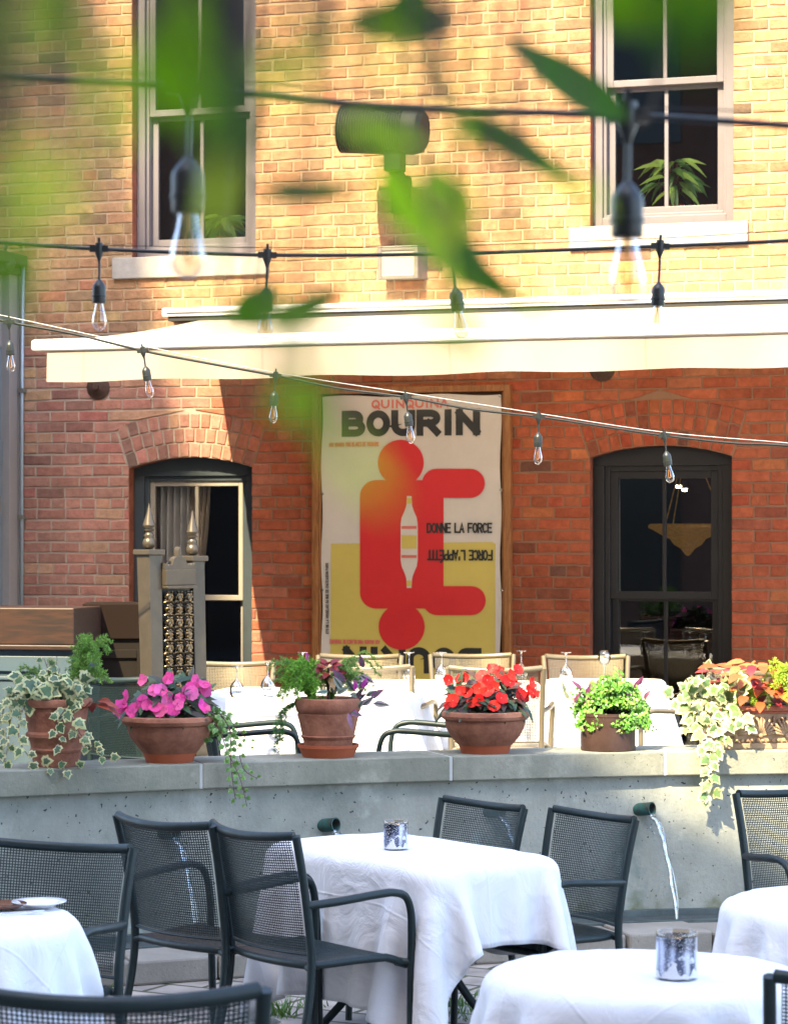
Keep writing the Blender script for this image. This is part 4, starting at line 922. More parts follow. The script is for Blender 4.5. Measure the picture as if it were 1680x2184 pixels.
# glasses, plates, candle glasses
def glass_mesh(up):
    m = MB(); pr = [(.034,0),(.0345,.002),(.006,.006),(.0042,.02),(.0042,.070),(.010,.078),(.030,.098),(.039,.122),(.038,.145),(.032,.172),(.0312,.172),(.037,.145),(.038,.122),(.029,.099),(.008,.081)]
    if not up: pr = [(r, .172 - z) for r, z in pr]
    m.lathe(pr, 24); return m
gm = []
def wineglass(x, y, z, label, up=False, Y=None):
    p = onz(x, y, z) if Y is None else at(x, y, Y)
    t = empty('wine_glass', (p.x, p.y, z if Y is None else p.z), label=label, cat='wine glass', group='upturned wine glasses on the upper tables' if not up else None)
    glass_mesh(up).build('bowl_and_stem', M_wine, t, smooth=True)
    if up: m = MB(); m.lathe([(.001,.081),(.008,.082),(.029,.100),(.0365,.120),(.001,.120)], 24); m.build('wine', glass('rose_wine', (.85,.25,.10), .6, .08), t, smooth=True)
for x, y, l in ((505, 1488, 'upturned wine glass on the nearer upper table, left of two, before the champagne chair'), (571, 1480, 'upturned wine glass on the nearer upper table, right of two'), (645, 1452, 'upturned wine glass left of the dark red coleus leaves'),
                (872, 1452, 'upturned wine glass below the poster, right of the fern pot'), (941, 1452, 'upturned wine glass just left of the red flowers, on the table below the poster'), (1111, 1448, 'upturned wine glass above the right end of the red flowers'), (1206, 1452, 'upturned wine glass left of the rose wine')):
    wineglass(x, y, zu + .004, l)
wineglass(1288, 1447, zu + .004, 'stemmed glass of rose wine standing upright on the far table', True)
def silver_mat(name):
    m = mat(name, (.25,.27,.33), rough=.18, metal=.9); n = m.node_tree.nodes; l = m.node_tree.links; p = n['Principled BSDF']
    tc = n.new('ShaderNodeTexCoord'); v = n.new('ShaderNodeTexVoronoi'); v.inputs['Scale'].default_value = 330; l.new(tc.outputs['Object'], v.inputs['Vector'])
    lt = n.new('ShaderNodeMath'); lt.operation = 'LESS_THAN'; lt.inputs[1].default_value = .32; l.new(v.outputs['Distance'], lt.inputs[0])
    sp = n.new('ShaderNodeSeparateColor'); l.new(v.outputs['Color'], sp.inputs[0]); g2 = n.new('ShaderNodeMath'); g2.operation = 'GREATER_THAN'; g2.inputs[1].default_value = .55; l.new(sp.outputs[0], g2.inputs[0])
    mu = n.new('ShaderNodeMath'); mu.operation = 'MULTIPLY'; l.new(lt.outputs[0], mu.inputs[0]); l.new(g2.outputs[0], mu.inputs[1])
    mp = n.new('ShaderNodeMapping'); mp.inputs['Scale'].default_value = (30, 30, 3); l.new(tc.outputs['Object'], mp.inputs['Vector'])
    no = n.new('ShaderNodeTexNoise'); no.inputs['Scale'].default_value = 1.2; l.new(mp.outputs[0], no.inputs['Vector'])
    cr = n.new('ShaderNodeValToRGB'); cr.color_ramp.elements[0].position = .4; cr.color_ramp.elements[1].position = .62; cr.color_ramp.elements[0].color = (.09,.10,.14,1); cr.color_ramp.elements[1].color = (.60,.64,.74,1); l.new(no.outputs['Fac'], cr.inputs['Fac'])
    mx = n.new('ShaderNodeMix'); mx.data_type = 'RGBA'; l.new(mu.outputs[0], mx.inputs['Factor']); l.new(cr.outputs['Color'], mx.inputs['A']); mx.inputs['B'].default_value = (.85,.87,.9,1); l.new(mx.outputs['Result'], p.inputs['Base Color'])
    r2 = n.new('ShaderNodeMapRange'); r2.inputs['To Min'].default_value = .15; r2.inputs['To Max'].default_value = .6; l.new(mu.outputs[0], r2.inputs['Value']); l.new(r2.outputs[0], p.inputs['Roughness'])
    mt = n.new('ShaderNodeMath'); mt.operation = 'SUBTRACT'; mt.inputs[0].default_value = .9; l.new(mu.outputs[0], mt.inputs[1]); l.new(mt.outputs[0], p.inputs['Metallic'])
    return m
M_mercury = silver_mat('mercury_glass'); M_snow = mat('white_glitter', (.78,.80,.84), rough=.7, bump=.5, bscale=400, var=.2, vscale=300)
def candle_glass(x, y, r, h, label):
    p = onz(x, y, .746); t = empty('candle_glass', (p.x, p.y, .7475), R(20), label, 'candle holder', 'silver candle glasses')
    m = MB(); m.lathe([(.001,.001),(r*.96,.001),(r,.006),(r,h*.86),(r*1.01,h*.9)], 40); m.build('silvered_glass', M_mercury, t, smooth=True, auto=40)
    m = MB(); m.lathe([(r*1.01,h*.9),(r*1.02,h*.985),(r*1.0,h),(r*.97,h*.985),(r*.96,h*.62),(.001,h*.6)], 40); m.build('clear_rim', M_bulb, t, smooth=True)
    m = MB(); k = 60; rr_ = r*1.008; hs = [h*(.16 + .06*math.sin(i*.5+1) + .05*math.sin(i*1.3) + (.12 if 36 < i % 60 < 41 else 0)) for i in range(k+1)]; vs = []
    for i in range(k+1): a = 2*math.pi*i/k; vs += [(rr_*math.cos(a),rr_*math.sin(a),.004),(rr_*math.cos(a),rr_*math.sin(a),hs[i % k])]
    m.add(vs, [(2*i,2*i+2,2*i+3,2*i+1) for i in range(k)])
    for a0, z0, w, hh_ in ((-1.75,.44,.10,.10),(-1.2,.36,.09,.14),(-2.25,.30,.12,.12)):   # small white roofs and hills
        pts = [(-w,0),(w,0),(w*1.3,hh_*.4),(0,hh_),(-w*1.3,hh_*.4)]; m.add([(rr_*1.002*math.cos(a0+q),rr_*1.002*math.sin(a0+q),h*(z0+s)) for q, s in [(p_[0]*1.6, p_[1]) for p_ in pts]], [(0,1,2,3,4)])
    m.build('white_pattern', M_snow, t)
candle_glass(844, 1811, .046, .105, 'small silver speckled candle glass on the middle table')
candle_glass(1442, 2086, .054, .122, 'larger silver speckled candle glass on the near right table')
p = onz(84, 1934, .75); t = empty('side_plate', (p.x, p.y, .748), label='white plate at the edge of the left table', cat='plate')
m = MB(); m.lathe([(.001,.004),(.05,.004),(.06,.012),(.085,.018),(.086,.021),(.06,.016),(.05,.008),(.001,.008)], 32); m.build('plate', M_porc, t, smooth=True)
p = onz(6, 1938, .75); t = empty('dessert_plate', (p.x, p.y, .748), label='brown rimmed small dish at the far left on the left table', cat='plate')
m = MB(); m.lathe([(.001,.004),(.05,.004),(.075,.016),(.076,.02),(.05,.01),(.001,.01)], 28); m.build('plate', mat('brown_glaze', (.12,.05,.03), rough=.2), t, smooth=True)
t = empty('fork', (p.x+.06, p.y-.10, .752), R(20), 'steel fork lying beside the plates on the left table', 'fork')
m = MB(); m.box((-.10,-.004,0),(.03,.004,.003)); m.box((.03,-.010,0),(.05,.010,.003)); [m.box((.05,-.010+k*.006,0),(.085,-.008+k*.006,.003)) for k in range(4)]; m.build('fork_body', M_steel, t, bevel=.001)

# ------------------------------------------------------------------ throne and host stand
YT = 13.9; pT = at(379, 1150, YT); tz = ZF
th = empty('carved_throne', (pT.x, pT.y, tz), R(50), 'pewter coloured carved throne with pointed finials before the left arched window', 'throne')
def throne():
    hw = .165; Hs = (1185, 1195); zt0 = CAMH - (1183-YH)/F*YT - tz
    for s in (-1, 1):
        m = MB(); a, b = .040, .047; zt_ = zt0 - (.035 if s > 0 else 0)
        m.add([(s*hw-a,-a,0),(s*hw+a,-a,0),(s*hw+a,a,0),(s*hw-a,a,0),(s*hw-b,.05-b,zt_),(s*hw+b,.05-b,zt_),(s*hw+b,.05+b,zt_),(s*hw-b,.05+b,zt_)], [(0,3,2,1),(4,5,6,7),(0,1,5,4),(1,2,6,5),(2,3,7,6),(3,0,4,7)])
        pt = m.build('post', M_silver, th, bevel=.003)
        m = MB(); m.box((s*hw-.062,-.012,zt_),(s*hw+.062,.112,zt_+.028)); m.build('cap', M_silver, pt, bevel=.004)
        m = MB(); m.lathe([(.018,0),(.034,.012),(.036,.03),(.032,.05),(.022,.062),(.030,.072),(.022,.082),(.018,.095),(.030,.102),(.018,.112),(.036,.122),(.034,.13),(.012,.20),(.002,.245)], 20, Matrix.Translation((s*hw,.05,zt_+.031))); m.build('finial', M_silver, pt, smooth=True)
    zr = zt0 - .13; m = MB(); m.box((-hw+.05,-.03,zr-.035),(hw-.05,.03,zr+.05)); m.box((-hw+.05,-.038,zr-.052),(hw-.05,.034,zr-.036)); m.build('top_rail', M_silver, th, bevel=.004)
    fx_ = (hw-.05)/.165; pts = [(-.165,0),(.165,0),(.165,.05),(.15,.03),(.14,.045),(.125,.028),(.11,.04),(.085,.03),(.06,.085),(.03,.10),(.018,.09),(.012,.15),(0,.175),(-.012,.15),(-.018,.09),(-.03,.10),(-.06,.085),(-.085,.03),(-.11,.04),(-.125,.028),(-.14,.045),(-.15,.03),(-.165,.05)]
    k = len(pts); m = MB(); m.add([(x*fx_,-.018,zr+.051+z*.7) for x, z in pts]+[(x*fx_,.018,zr+.051+z*.7) for x, z in pts], [tuple(range(k)), tuple(range(2*k-1,k-1,-1))]+[(i,i+k,(i+1)%k+k,(i+1)%k) for i in range(k)]); m.build('crest', M_silver, th)
    m = MB(); m.box((-hw+.05,.012,.42),(hw-.05,.02,zr-.053)); m.build('back_board', M_darkpaint, th)
    m = MB(); random.seed(4); x0, x1, z0, z1 = -hw+.055, hw-.055, .43, zr-.06; nx = 3; nz = 13; cw = (x1-x0)/nx; chh = (z1-z0)/nz
    for i in range(nx):
        for j in range(nz):                              # repeated carved scrolls
            cx, cz = x0+cw*(i+.5), z0+chh*(j+.5); v = j % 2
            for sgn in (-1, 1):
                P = [(cx+sgn*cw*(.08+.34*math.sin(q*2.6+.4*v)*math.exp(-.1*q)), -.012+.008*math.sin(q*3), cz+chh*(-.45+.15*q+.12*math.sin(q*4+v))) for q in [k*.5 for k in range(13)]]
                m.tube(P, [.0085*(1-.5*abs(k-6)/6) for k in range(13)], 6)
            m.ball((cx,-.014,cz+chh*(.1 if v else -.1)), .016, 7, (1,.6,1.3)); m.tube([(cx-cw*.5,-.008,cz-chh*.48),(cx,-.012,cz-chh*.30),(cx+cw*.5,-.008,cz-chh*.48)], .006, 6)
    m.build('carved_panel', M_gold, th, smooth=True)
    m = MB(); m.box((-.27,-.56,.30),(.27,-.06,.36)); m.box((-.25,-.54,.361),(.25,-.07,.43)); m.build('seat', M_silver, th, bevel=.01)
    for sx in (-1, 1): m = MB(); m.box((sx*.23-.035,-.54,0),(sx*.23+.035,-.47,.299)); m.build('front_leg', M_silver, th, bevel=.005)
throne()
YH_ = 14.3; pc = at(158, 1150, YH_); zh = CAMH - (1297-YH)/F*YH_ - ZF
hs = empty('host_stand', (pc.x, pc.y, ZF), R(-12), 'dark timber host stand with blue grey panelled front at the left of the upper terrace', 'counter')
M_bluepanel = mat('blue_grey_panel', (.055,.088,.115), rough=.45, var=.08); 
m = MB(); m.box((-1.3,0,zh-.205),(0,.55,zh)); m.box((-1.3,-.012,zh-.235),(.012,.56,zh-.206)); m.build('timber_top', M_darkwood, hs, bevel=.006)
m = MB(); m.box((-1.28,.03,0),(-.012,.53,zh-.236)); rect_bars(m, -1.0, -.018, .12, zh-.27, .085, .012, .0295); rect_bars(m, -.885, -.133, .235, zh-.385, .018, .018, .0294); m.build('panelled_front', M_bluepanel, hs, bevel=.003)
hb = empty('side_counter', (pc.x, pc.y + .35, ZF), R(4), 'shade darkened brown counter beside the host stand, behind the throne', 'counter')
m = MB(); m.box((.0,.10,zh-.19),(.46,.6,zh+.012)); m.build('top', mat('shade_dark_wood', (.012,.007,.005), rough=.85, spec=.1), hb, bevel=.006)  # shade over this counter is put into its dark colour
m = MB(); m.box((.01,.12,0),(.45,.58,zh-.191)); rect_bars(m, .04, .36, .15, zh-.25, .05, .105, .1195); m.build('cabinet', mat('shade_dark_paint', (.014,.011,.009), rough=.85, spec=.1), hb, bevel=.004)  # cabinet likewise darkened to stand in for shade

# ------------------------------------------------------------------ pots on the parapet
def on_cap(x, back=.17): p = pfront(x) + NB*back; t = (x - XC)/F; p.x += 0; p.x = t*p.y; return Vector((p.x, p.y, ZT))
def sc(x): return F / on_cap(x).y                        # pixels per metre on the parapet
def potmesh(name, prof, x, label, cat='flower pot', mt=None, saucer=None, group='terracotta pots along the parapet'):
    """profile in pixels: (half width, height above the base)"""
    p = on_cap(x); k = 1/sc(x); t = empty(name, tuple(p), label=label, cat=cat, group=group); z0 = 0
    if saucer:
        m = MB(); m.lathe([(a*k, b*k) for a, b in saucer], 48); m.build('saucer', M_terra2, t, smooth=True, auto=30)
    m = MB(); m.lathe([(a*k, b*k) for a, b in prof], 48); m.build('pot', mt or M_terra, t, smooth=True, auto=35)
    hi = max(b for a, b in prof); rw = [a for a, b in prof if b == hi][-1]
    m = MB(); m.lathe([(.001,(hi-7)*k),(rw*k*.97,(hi-9)*k)], 32); m.build('soil', M_soil, t)
    return t, p, k, hi
def sau(rt, rb, h): return [(.1,.2),(rb,.2),(rb,0),(rt-2,h-7),(rt,h-6.5),(rt+1,h),(rt-2,h),(rb,4),(.1,4)]
P1 = potmesh('tapered_pot', [(.1,1),(49,1),(52,30),(54,31),(56,36),(54,40),(56,52),(61,60),(65,64),(65,70),(60,75),(68,122),(67,125),(74,128),(77,135),(76,143),(70,145),(66,140),(60,125)], 121, 'tall ringed terracotta pot at the left end of the parapet')
P2 = potmesh('bowl_pot', [(.1,20),(58,20),(66,30),(84,52),(91,74),(91,78),(100,82),(104,89),(102,97),(95,99),(88,92),(80,76)], 362, 'wide terracotta bowl of pink flowers on an orange saucer', saucer=sau(60,50,30))
P3 = potmesh('ringed_pot', [(.1,9),(50,9),(50,14),(54,38),(57,41),(59,45),(56,47),(66,92),(64,94),(68,98),(70,104),(72,116),(70,124),(66,126),(60,120),(58,112)], 700, 'ringed terracotta pot in an orange saucer, planted with fern and coleus', saucer=sau(65,54,27))
P4 = potmesh('bowl_pot', [(.1,18),(58,18),(62,22),(74,36),(84,56),(86,68),(85,70),(92,74),(94,80),(91,88),(86,90),(80,84),(72,66)], 1034, 'wide terracotta bowl of red flowers on an orange saucer', saucer=sau(59,51,27))
M_bronze = mat('rusty_brown_metal', (.050,.025,.020), rough=.55, metal=.4, var=.5, vscale=9, vcol=(.075,.042,.034))
P5 = potmesh('metal_pot', [(.1,0),(57,0),(58.5,2),(58.5,72),(59.5,73),(59.5,76),(58,76.5),(58,80),(56,80),(55,60)], 1296, 'plain brown metal cylinder pot with a small loop handle, holding parsley', mt=M_bronze, group=None)
p = on_cap(1296); k = 1/sc(1296); m = MB(); 
for s in (-1, 1): m.tube(spline([(s*59*k,-.01,74*k),(s*62*k,-.012,68*k),(s*62*k,-.012,56*k),(s*59.5*k,-.01,52*k)], 4), .003, 6)
m.build('loop_handle', M_bronze, P5[0])
# rectangular planter with shell reliefs
px0 = 1548; pq = pfront(px0) + NB*.06; ang = math.atan2(.30, .954)
pk = empty('relief_planter', (pq.x, pq.y, ZT), math.atan2((pfront(1780)-pfront(1560)).y, (pfront(1780)-pfront(1560)).x), 'long rectangular stone planter with shell reliefs at the right end of the parapet', 'planter')
kk = 1/sc(1640); hP = 92*kk; M_pl = mat('buff_stoneware', (.42,.30,.19), rough=.85, var=.35, vscale=12, vcol=(.30,.19,.11)); wP = .9
m = MB(); m.box((0,.012,0),(wP,.24,12*kk)); m.box((.006,.022,12*kk),(wP-.006,.232,76*kk)); m.build('box', M_pl, pk, bevel=.004)
m = MB(); m.box((-.012,-.004,80*kk),(wP+.012,.255,hP)); m.box((0,.008,75*kk),(wP,.245,79.9*kk)); m.build('rim', mat('terracotta_rim', (.46,.15,.085), rough=.8, var=.3, vscale=14), pk, bevel=.006)
m = MB(); m.box((.03,.03,hP-.01),(wP-.03,.23,hP+.003)); m.build('soil', M_soil, pk)
m = MB()
for q in range(7):
    cx = .075 + q*.128; cz = 28*kk
    for f in range(11):
        a = R(-78 + f*15.6); L = 40*kk; m.tube([(cx,.02,cz),(cx+math.sin(a)*L*.55,.012,cz+math.cos(a)*L*.6),(cx+math.sin(a)*L*.95,.016,cz+math.cos(a)*L)], [.004,.0075,.006], 6)
    m.ball((cx,.016,cz), .012, 8, (1,.6,1)); m.ball((cx+.064,.018,62*kk), .010, 6, (.7,.6,1.6))
for q in range(34): m.ball((.03+q*.026,.014,18*kk), .010, 6, (1,.6,.8))
m.build('shell_relief', M_pl, pk, smooth=True)

# ------------------------------------------------------------------ plants
IVY = [(0,0),(.22,-.12),(.50,.06),(.40,.26),(.55,.52),(.30,.58),(.22,.74),(0,1.05),(-.22,.74),(-.30,.58),(-.55,.52),(-.40,.26),(-.50,.06),(-.22,-.12)]
def ivy_leaf(mb, p, d, n, L, cin, cout, cup=.15):
    d = Vector(d).normalized(); n = Vector(n); s = d.cross(n); s = s.normalized() if s.length > 1e-3 else d.orthogonal().normalized(); n = s.cross(d).normalized()
    k = len(IVY); cy = .38; ph = random.uniform(0, 6)
    def Q(x, y, w): r = x*x + (y-cy)**2; return p + s*(x*L) + d*(y*L) + n*(L*(-cup*r*1.6 - .12*abs(x) + .07*math.sin(ph + 5*x + 4*y)*w))
    outer = [Q(x*random.uniform(.9,1.08), y*random.uniform(.95,1.05), 1) for x, y in IVY]; t = random.uniform(.60,.82)
    inner = [Q(x*t*random.uniform(.8,1.1), cy + (y-cy)*t*random.uniform(.85,1.08), .7) for x, y in IVY]
    mb.add(outer + inner, [(i,(i+1)%k,k+(i+1)%k,k+i) for i in range(k)], col=cout)
    mb.add(inner + [Q(0, cy, 0)], [(i,(i+1)%k,k) for i in range(k)], col=cin)
def needles(mb, P, dens, ln, col, w=.0017):
    """fine needles standing round a stem"""
    for i in range(len(P)-1):
        a, b = Vector(P[i]), Vector(P[i+1]); t = (b-a); nn = max(1, int(t.length*dens)); t.normalize()
        for k in range(nn):
            q = a.lerp(b, random.random()); o = t.orthogonal().normalized(); o.rotate(Matrix.Rotation(random.uniform(0,6.28),3,t)); dr = (o + t*random.uniform(.2,.8)).normalized()
            s = dr.cross(Vector((random.uniform(-1,1),-1,random.uniform(-1,1)))).normalized()*w*random.uniform(.8,1.3); e = q + dr*ln*random.uniform(.6,1.2)
            mb.add([q-s, q+s, e+s*.3, e-s*.3], [(0,1,2,3)], col=jit(col,.3))
def fern(t, base, n, reach, up, droop, col, seed, spread=(0,6.28), name='fern_fronds', side=0.0):
    random.seed(seed); m = MB(); st = MB()
    for k in range(n):
        a = random.uniform(*spread); r = reach*random.uniform(.35,1); h = up*random.uniform(.4,1.1); d = Vector((math.cos(a), math.sin(a)*.75, 0))
        P = spline([base + d*.01, base + d*r*.35 + Vector((0,0,h*.75)), base + d*r*.75 + Vector((0,0,h)), base + d*r + Vector((0,0,h - droop*random.uniform(.3,1)*r))], 5)
        st.tube(P, .0012, 4, col=(.10,.16,.04)); needles(m, P, 620, .016, col)
        for q in range(4, len(P)-1, 2):
            o = (P[q+1]-P[q]).normalized(); sd = o.cross(Vector((0,0,1))).normalized()*random.choice((-1,1)); e = P[q] + (sd*.7 + o*.8)*reach*random.uniform(.12,.26)+Vector((0,0,random.uniform(-.01,.02)))
            needles(m, [P[q], e], 620, .013, col)
    m.build(name, M_fern, t); st.build('fern_stems', M_fern, t)
def face_n(a=.0): return Vector((random.uniform(-.6,.6), -1, random.uniform(-.1,.9)))
def px3(P, x, y, dy=0.0):                                # a point at pixel (x, y) beside the pot whose base point is P
    q = at(x, y, P.y + dy); return q
def ivy_stem(ml, ms, pts, step, size, cin, cout, taper=.6, side=.7):
    P = spline(pts, 8); ms.tube(P, [lerp(.0028, .0014, i/len(P)) for i in range(len(P))], 5)
    acc = 0; k = 0
    for i in range(1, len(P)):
        acc += (P[i]-P[i-1]).length
        if acc >= step*random.uniform(.7,1.3):
            acc = 0; k += 1; q = P[i]; t = (P[i]-P[i-1]).normalized(); f = lerp(1, taper, i/len(P))
            o = t.cross(Vector((0,-1,.2))).normalized()*(1 if k % 2 else -1); d = (o*side + t*.35 + Vector((0,-.25,-.45))).normalized()
            b = q + (o*.5 + Vector((0,-.6,.15)))*.02; ms.tube([q, b], .0011, 4)
            ivy_leaf(ml, b, d, face_n(), size*f*random.uniform(.75,1.2), jit(cin,.3), jit(cout,.15))
GIN, GOUT = (.085,.165,.085), (.50,.52,.27)
def ivy_plant(name, base, stems, fill, label, size, step, seed, cin=GIN, cout=GOUT, fillbox=None, taper=.6):
    random.seed(seed); t = empty(name, tuple(base), label=label, cat='ivy'); ml, ms = MB(), MB(); b = Vector(base)
    for s in stems: ivy_stem(ml, ms, [Vector(q)-b for q in s], step, size, cin, cout, taper)
    for k in range(fill):
        (xa, ya, za), (xb, yb, zb_) = fillbox; q = Vector((random.uniform(xa,xb), random.uniform(ya,yb), random.uniform(za,zb_)))
        a = random.uniform(0, 6.28); ivy_leaf(ml, q, (math.cos(a)*.9, -.35, math.sin(a)*.6-.35), face_n(), size*random.uniform(.7,1.25), jit(cin,.35), jit(cout,.15)); ms.tube([(q.x*.5, q.y*.5, 0), q], .0012, 4)
    ml.build('leaves', M_leaf, t, smooth=True); ms.build('stems', M_stem, t, smooth=True); return t
b1 = P1[1] + Vector((0,0,137*P1[2])); k1 = P1[2]
def Q1(x, y, f=0.0): return px3(P1[1], x, y, -f)
ivy_plant('variegated_ivy', b1, [[b1, Q1(110,1450), Q1(95,1405)], [b1, Q1(120,1470), Q1(128,1425)], [b1, Q1(70,1480,.08), Q1(25,1530,.12), Q1(18,1590,.12), Q1(8,1632,.1)], [b1, Q1(60,1500,.1), Q1(40,1560,.14), Q1(60,1610,.15), Q1(110,1636,.17), Q1(172,1640,.17)],
    [b1, Q1(150,1500,.14), Q1(165,1555,.17), Q1(200,1592,.16), Q1(228,1598,.14)], [b1, Q1(140,1510,.17), Q1(120,1545,.19), Q1(135,1600,.19)], [b1, Q1(150,1520,.18), Q1(168,1570,.19), Q1(185,1590,.19), Q1(240,1622,.18)], [b1, Q1(170,1470,.05), Q1(200,1440,.05)], [b1, Q1(30,1480,.05), Q1(2,1540,.08), Q1(-8,1600,.08)]],
    72, 'cream edged ivy spilling over the tall pot at the left end of the parapet', .062, .030, 21, fillbox=((-.19,-.17,-.02),(.12,.08,.12)))
t = empty('asparagus_fern', tuple(b1 + Vector((.08,.05,0))), label='feathery green asparagus fern rising behind the cream edged ivy', cat='fern'); fern(t, Vector((0,0,0)), 34, .17, .26, .35, (.17,.33,.06), 31, (-1.2,1.9)); fern(t, Vector((-.12,0,0)), 8, .16, .14, .3, (.14,.27,.06), 32, (1.5,3.6))
def coleus(m, b, n, size, col, seed, spread=.09, up=.08, center=None):
    random.seed(seed)
    for k in range(n):
        a = random.uniform(0,6.28); r = spread*random.uniform(.2,1); q = b + Vector((math.cos(a)*r, math.sin(a)*r*.7, random.uniform(0,up)))
        lance(m, q, (math.cos(a), math.sin(a)*.8-.3, random.uniform(-.4,.4)), Vector((0,-.5,1)), size*random.uniform(.8,1.3), size*.55, jit(random.choice(col)), .35, 5, .12)
t = empty('coleus', tuple(b1 + Vector((.17,-.03,-.02))), label='dark red pointed coleus leaves at the right rim of the ivy pot', cat='coleus'); m = MB(); coleus(m, Vector((0,0,0)), 9, .08, [(.22,.025,.02),(.30,.05,.03)], 33, .03, .03); m.build('leaves', M_leaf, t, smooth=True)

def blossom(parent, p, n, r, col, name='blossom'):
    """a flat five petalled flower facing n"""
    n = Vector(n).normalized(); a = n.orthogonal().normalized(); b = n.cross(a); m = MB(); ph = random.uniform(0,6)
    for k in range(5):
        w = ph + k*1.2566; e = a*math.cos(w)+b*math.sin(w); s = n.cross(e); c = jit(col,.18); L = r*random.uniform(.85,1.1); bend = random.uniform(-.25,.35)
        row = []
        for tt, ww in ((.06,.10),(.4,.40),(.75,.60),(.98,.42)):
            cc = e*(L*tt) + n*(.003*k*.3 + bend*L*tt*tt); row += [cc - s*(L*ww) + n*(.10*L*tt), cc + n*.0, cc + s*(L*ww) + n*(.10*L*tt)]
        row.append(e*(L*.90) + n*(bend*L*.85))
        m.add(row, [(i*3+j,i*3+j+1,i*3+j+4,i*3+j+3) for i in range(3) for j in range(2)], col=c)
    m.ball((0,0,0), r*.09, 5, col=(.55,.5,.3)); return m.build(name, M_petal, parent, smooth=True, loc=p)
def impatiens(P, W_, H_, label, col, nb, seed, leafc, pos):
    random.seed(seed); base = P[1] + Vector((0,0,(P[3]-6)*P[2])); t = empty('impatiens', tuple(base), label=label, cat='flowers'); m, s = MB(), MB()
    for k in range(230):
        a = random.uniform(0,6.28); ph = math.acos(random.uniform(0,1)); r = random.uniform(.55,1.0); d = Vector((math.cos(a)*math.sin(ph), math.sin(a)*math.sin(ph), math.cos(ph)))
        q = Vector((d.x*W_*r, d.y*W_*.75*r, d.z*H_*r)); 
        if k % 2 == 0: s.tube([(q.x*.25,q.y*.25,-.01), (q.x*.6,q.y*.6,q.z*.6), q], .0028, 5)
        lance(m, q, d*.7 + Vector((random.uniform(-.6,.6), random.uniform(-.6,.3), random.uniform(-.75,.15))), Vector((d.x*.5,-.6,.9)), random.uniform(.065,.10), random.uniform(.026,.038), jit(random.choice(leafc),.3), .45, 5, .12)
    m.build('foliage', M_leaf, t, smooth=True); s.build('stems', M_stem, t)
    for x, y in pos:
        dx = (x - XC)/F*P[1].y - base.x; dz = CAMH - (y-YH)/F*P[1].y - base.z; u_ = min(1, math.sqrt((dx/W_)**2*.9 + (dz/H_)**2*.8)); dy = -W_*.75*math.sqrt(max(0,1-u_*u_)) - .025
        blossom(t, Vector((dx, dy, dz)), (dx/W_*.9 + random.uniform(-.5,.5), -1, dz/H_*.4 + random.uniform(-.3,.6)), random.uniform(.024,.034), jit(random.choice(col),.1))
    return t, base
pink = [(306,1450),(362,1447),(349,1470),(363,1480),(322,1500),(338,1503),(350,1510),(362,1492),(390,1485),(376,1507),(409,1464),(411,1476),(436,1460),(440,1470),(435,1500),(440,1508),(288,1515),(293,1508),(262,1500),(270,1483),(266,1512),(258,1520),(310,1492),(335,1470),(418,1452),(385,1498),(402,1470)]
impatiens(P2, .19, .17, 'pink impatiens in full flower in the wide bowl on the parapet', [(.88,.07,.36),(.82,.09,.33),(.90,.17,.45)], 0, 41, [(.030,.075,.028),(.045,.10,.04),(.06,.055,.04)], pink)
red = [(957,1450),(978,1447),(990,1444),(1004,1495),(1020,1465),(1038,1470),(1050,1462),(1037,1448),(1065,1435),(1103,1428),(1050,1425),(1086,1455),(1100,1460),(982,1470),(995,1475),(965,1492),(955,1500),(1020,1490),(1050,1500),(1066,1485),(1108,1480),(1118,1485),(1028,1440),(1090,1440),(1130,1470),(1136,1478),(1076,1448),(1133,1455)]
impatiens(P4, .185, .17, 'bright red impatiens in the wide bowl on the parapet', [(.72,.010,.012),(.62,.012,.014),(.78,.03,.02)], 0, 43, [(.028,.065,.035),(.045,.09,.05),(.075,.045,.04)], red)
b2 = P2[1] + Vector((.17,-.03,95*P2[2])); 
def Q2(x, y, f=.1): return px3(P2[1], x, y, -f)
ivy_plant('small_leaf_ivy', b2, [[Q2(440,1530,.05), Q2(468,1522), Q2(490,1560,.13), Q2(492,1620,.17), Q2(500,1690,.19), Q2(504,1705,.19)], [Q2(440,1530,.05), Q2(475,1530), Q2(505,1590,.15), Q2(520,1640,.19), Q2(548,1660,.19)], [Q2(445,1530,.05), Q2(470,1560,.14), Q2(484,1600,.16), Q2(512,1660,.2), Q2(527,1720,.2)], [Q2(445,1530,.05), Q2(480,1525,.05), Q2(510,1560,.06), Q2(545,1592,.06)], [Q2(445,1530,.05), Q2(462,1545,.12), Q2(478,1580,.15)]], 26,
    'small bright green ivy trailing from the pink flower bowl down over the parapet', .030, .016, 23, (.10,.24,.05), (.17,.33,.09), ((-.03,-.06,-.10),(.07,.03,.03)))
b3 = P3[1] + Vector((0,0,118*P3[2])); k3 = P3[2]
t = empty('asparagus_fern', tuple(b3), label='bright asparagus fern mounding and hanging over the left of the ringed pot', cat='fern'); fern(t, Vector((-.07,-.03,.01)), 64, .17, .17, .5, (.17,.38,.045), 35, (1.2,5.1)); fern(t, Vector((.0,.03,.0)), 18, .24, .21, .3, (.18,.33,.08), 36, (-.8,2.2)); fern(t, Vector((-.05,.0,.05)), 12, .22, .13, .1, (.18,.33,.08), 40, (2.2,4.0))
random.seed(8); m = MB()
for k in range(7): P = spline([Vector((-.14,-.04,0)), Vector((-.19-random.uniform(0,.04),-.06,-.05)), Vector((-.22-random.uniform(-.03,.03),-.07,-.12-random.uniform(0,.04))), Vector((-.215+random.uniform(-.04,.03),-.07,-.17-random.uniform(0,.07)))], 5); needles(m, P, 620, .016, (.07,.19,.055))
m.build('hanging_fronds', M_fern, t)
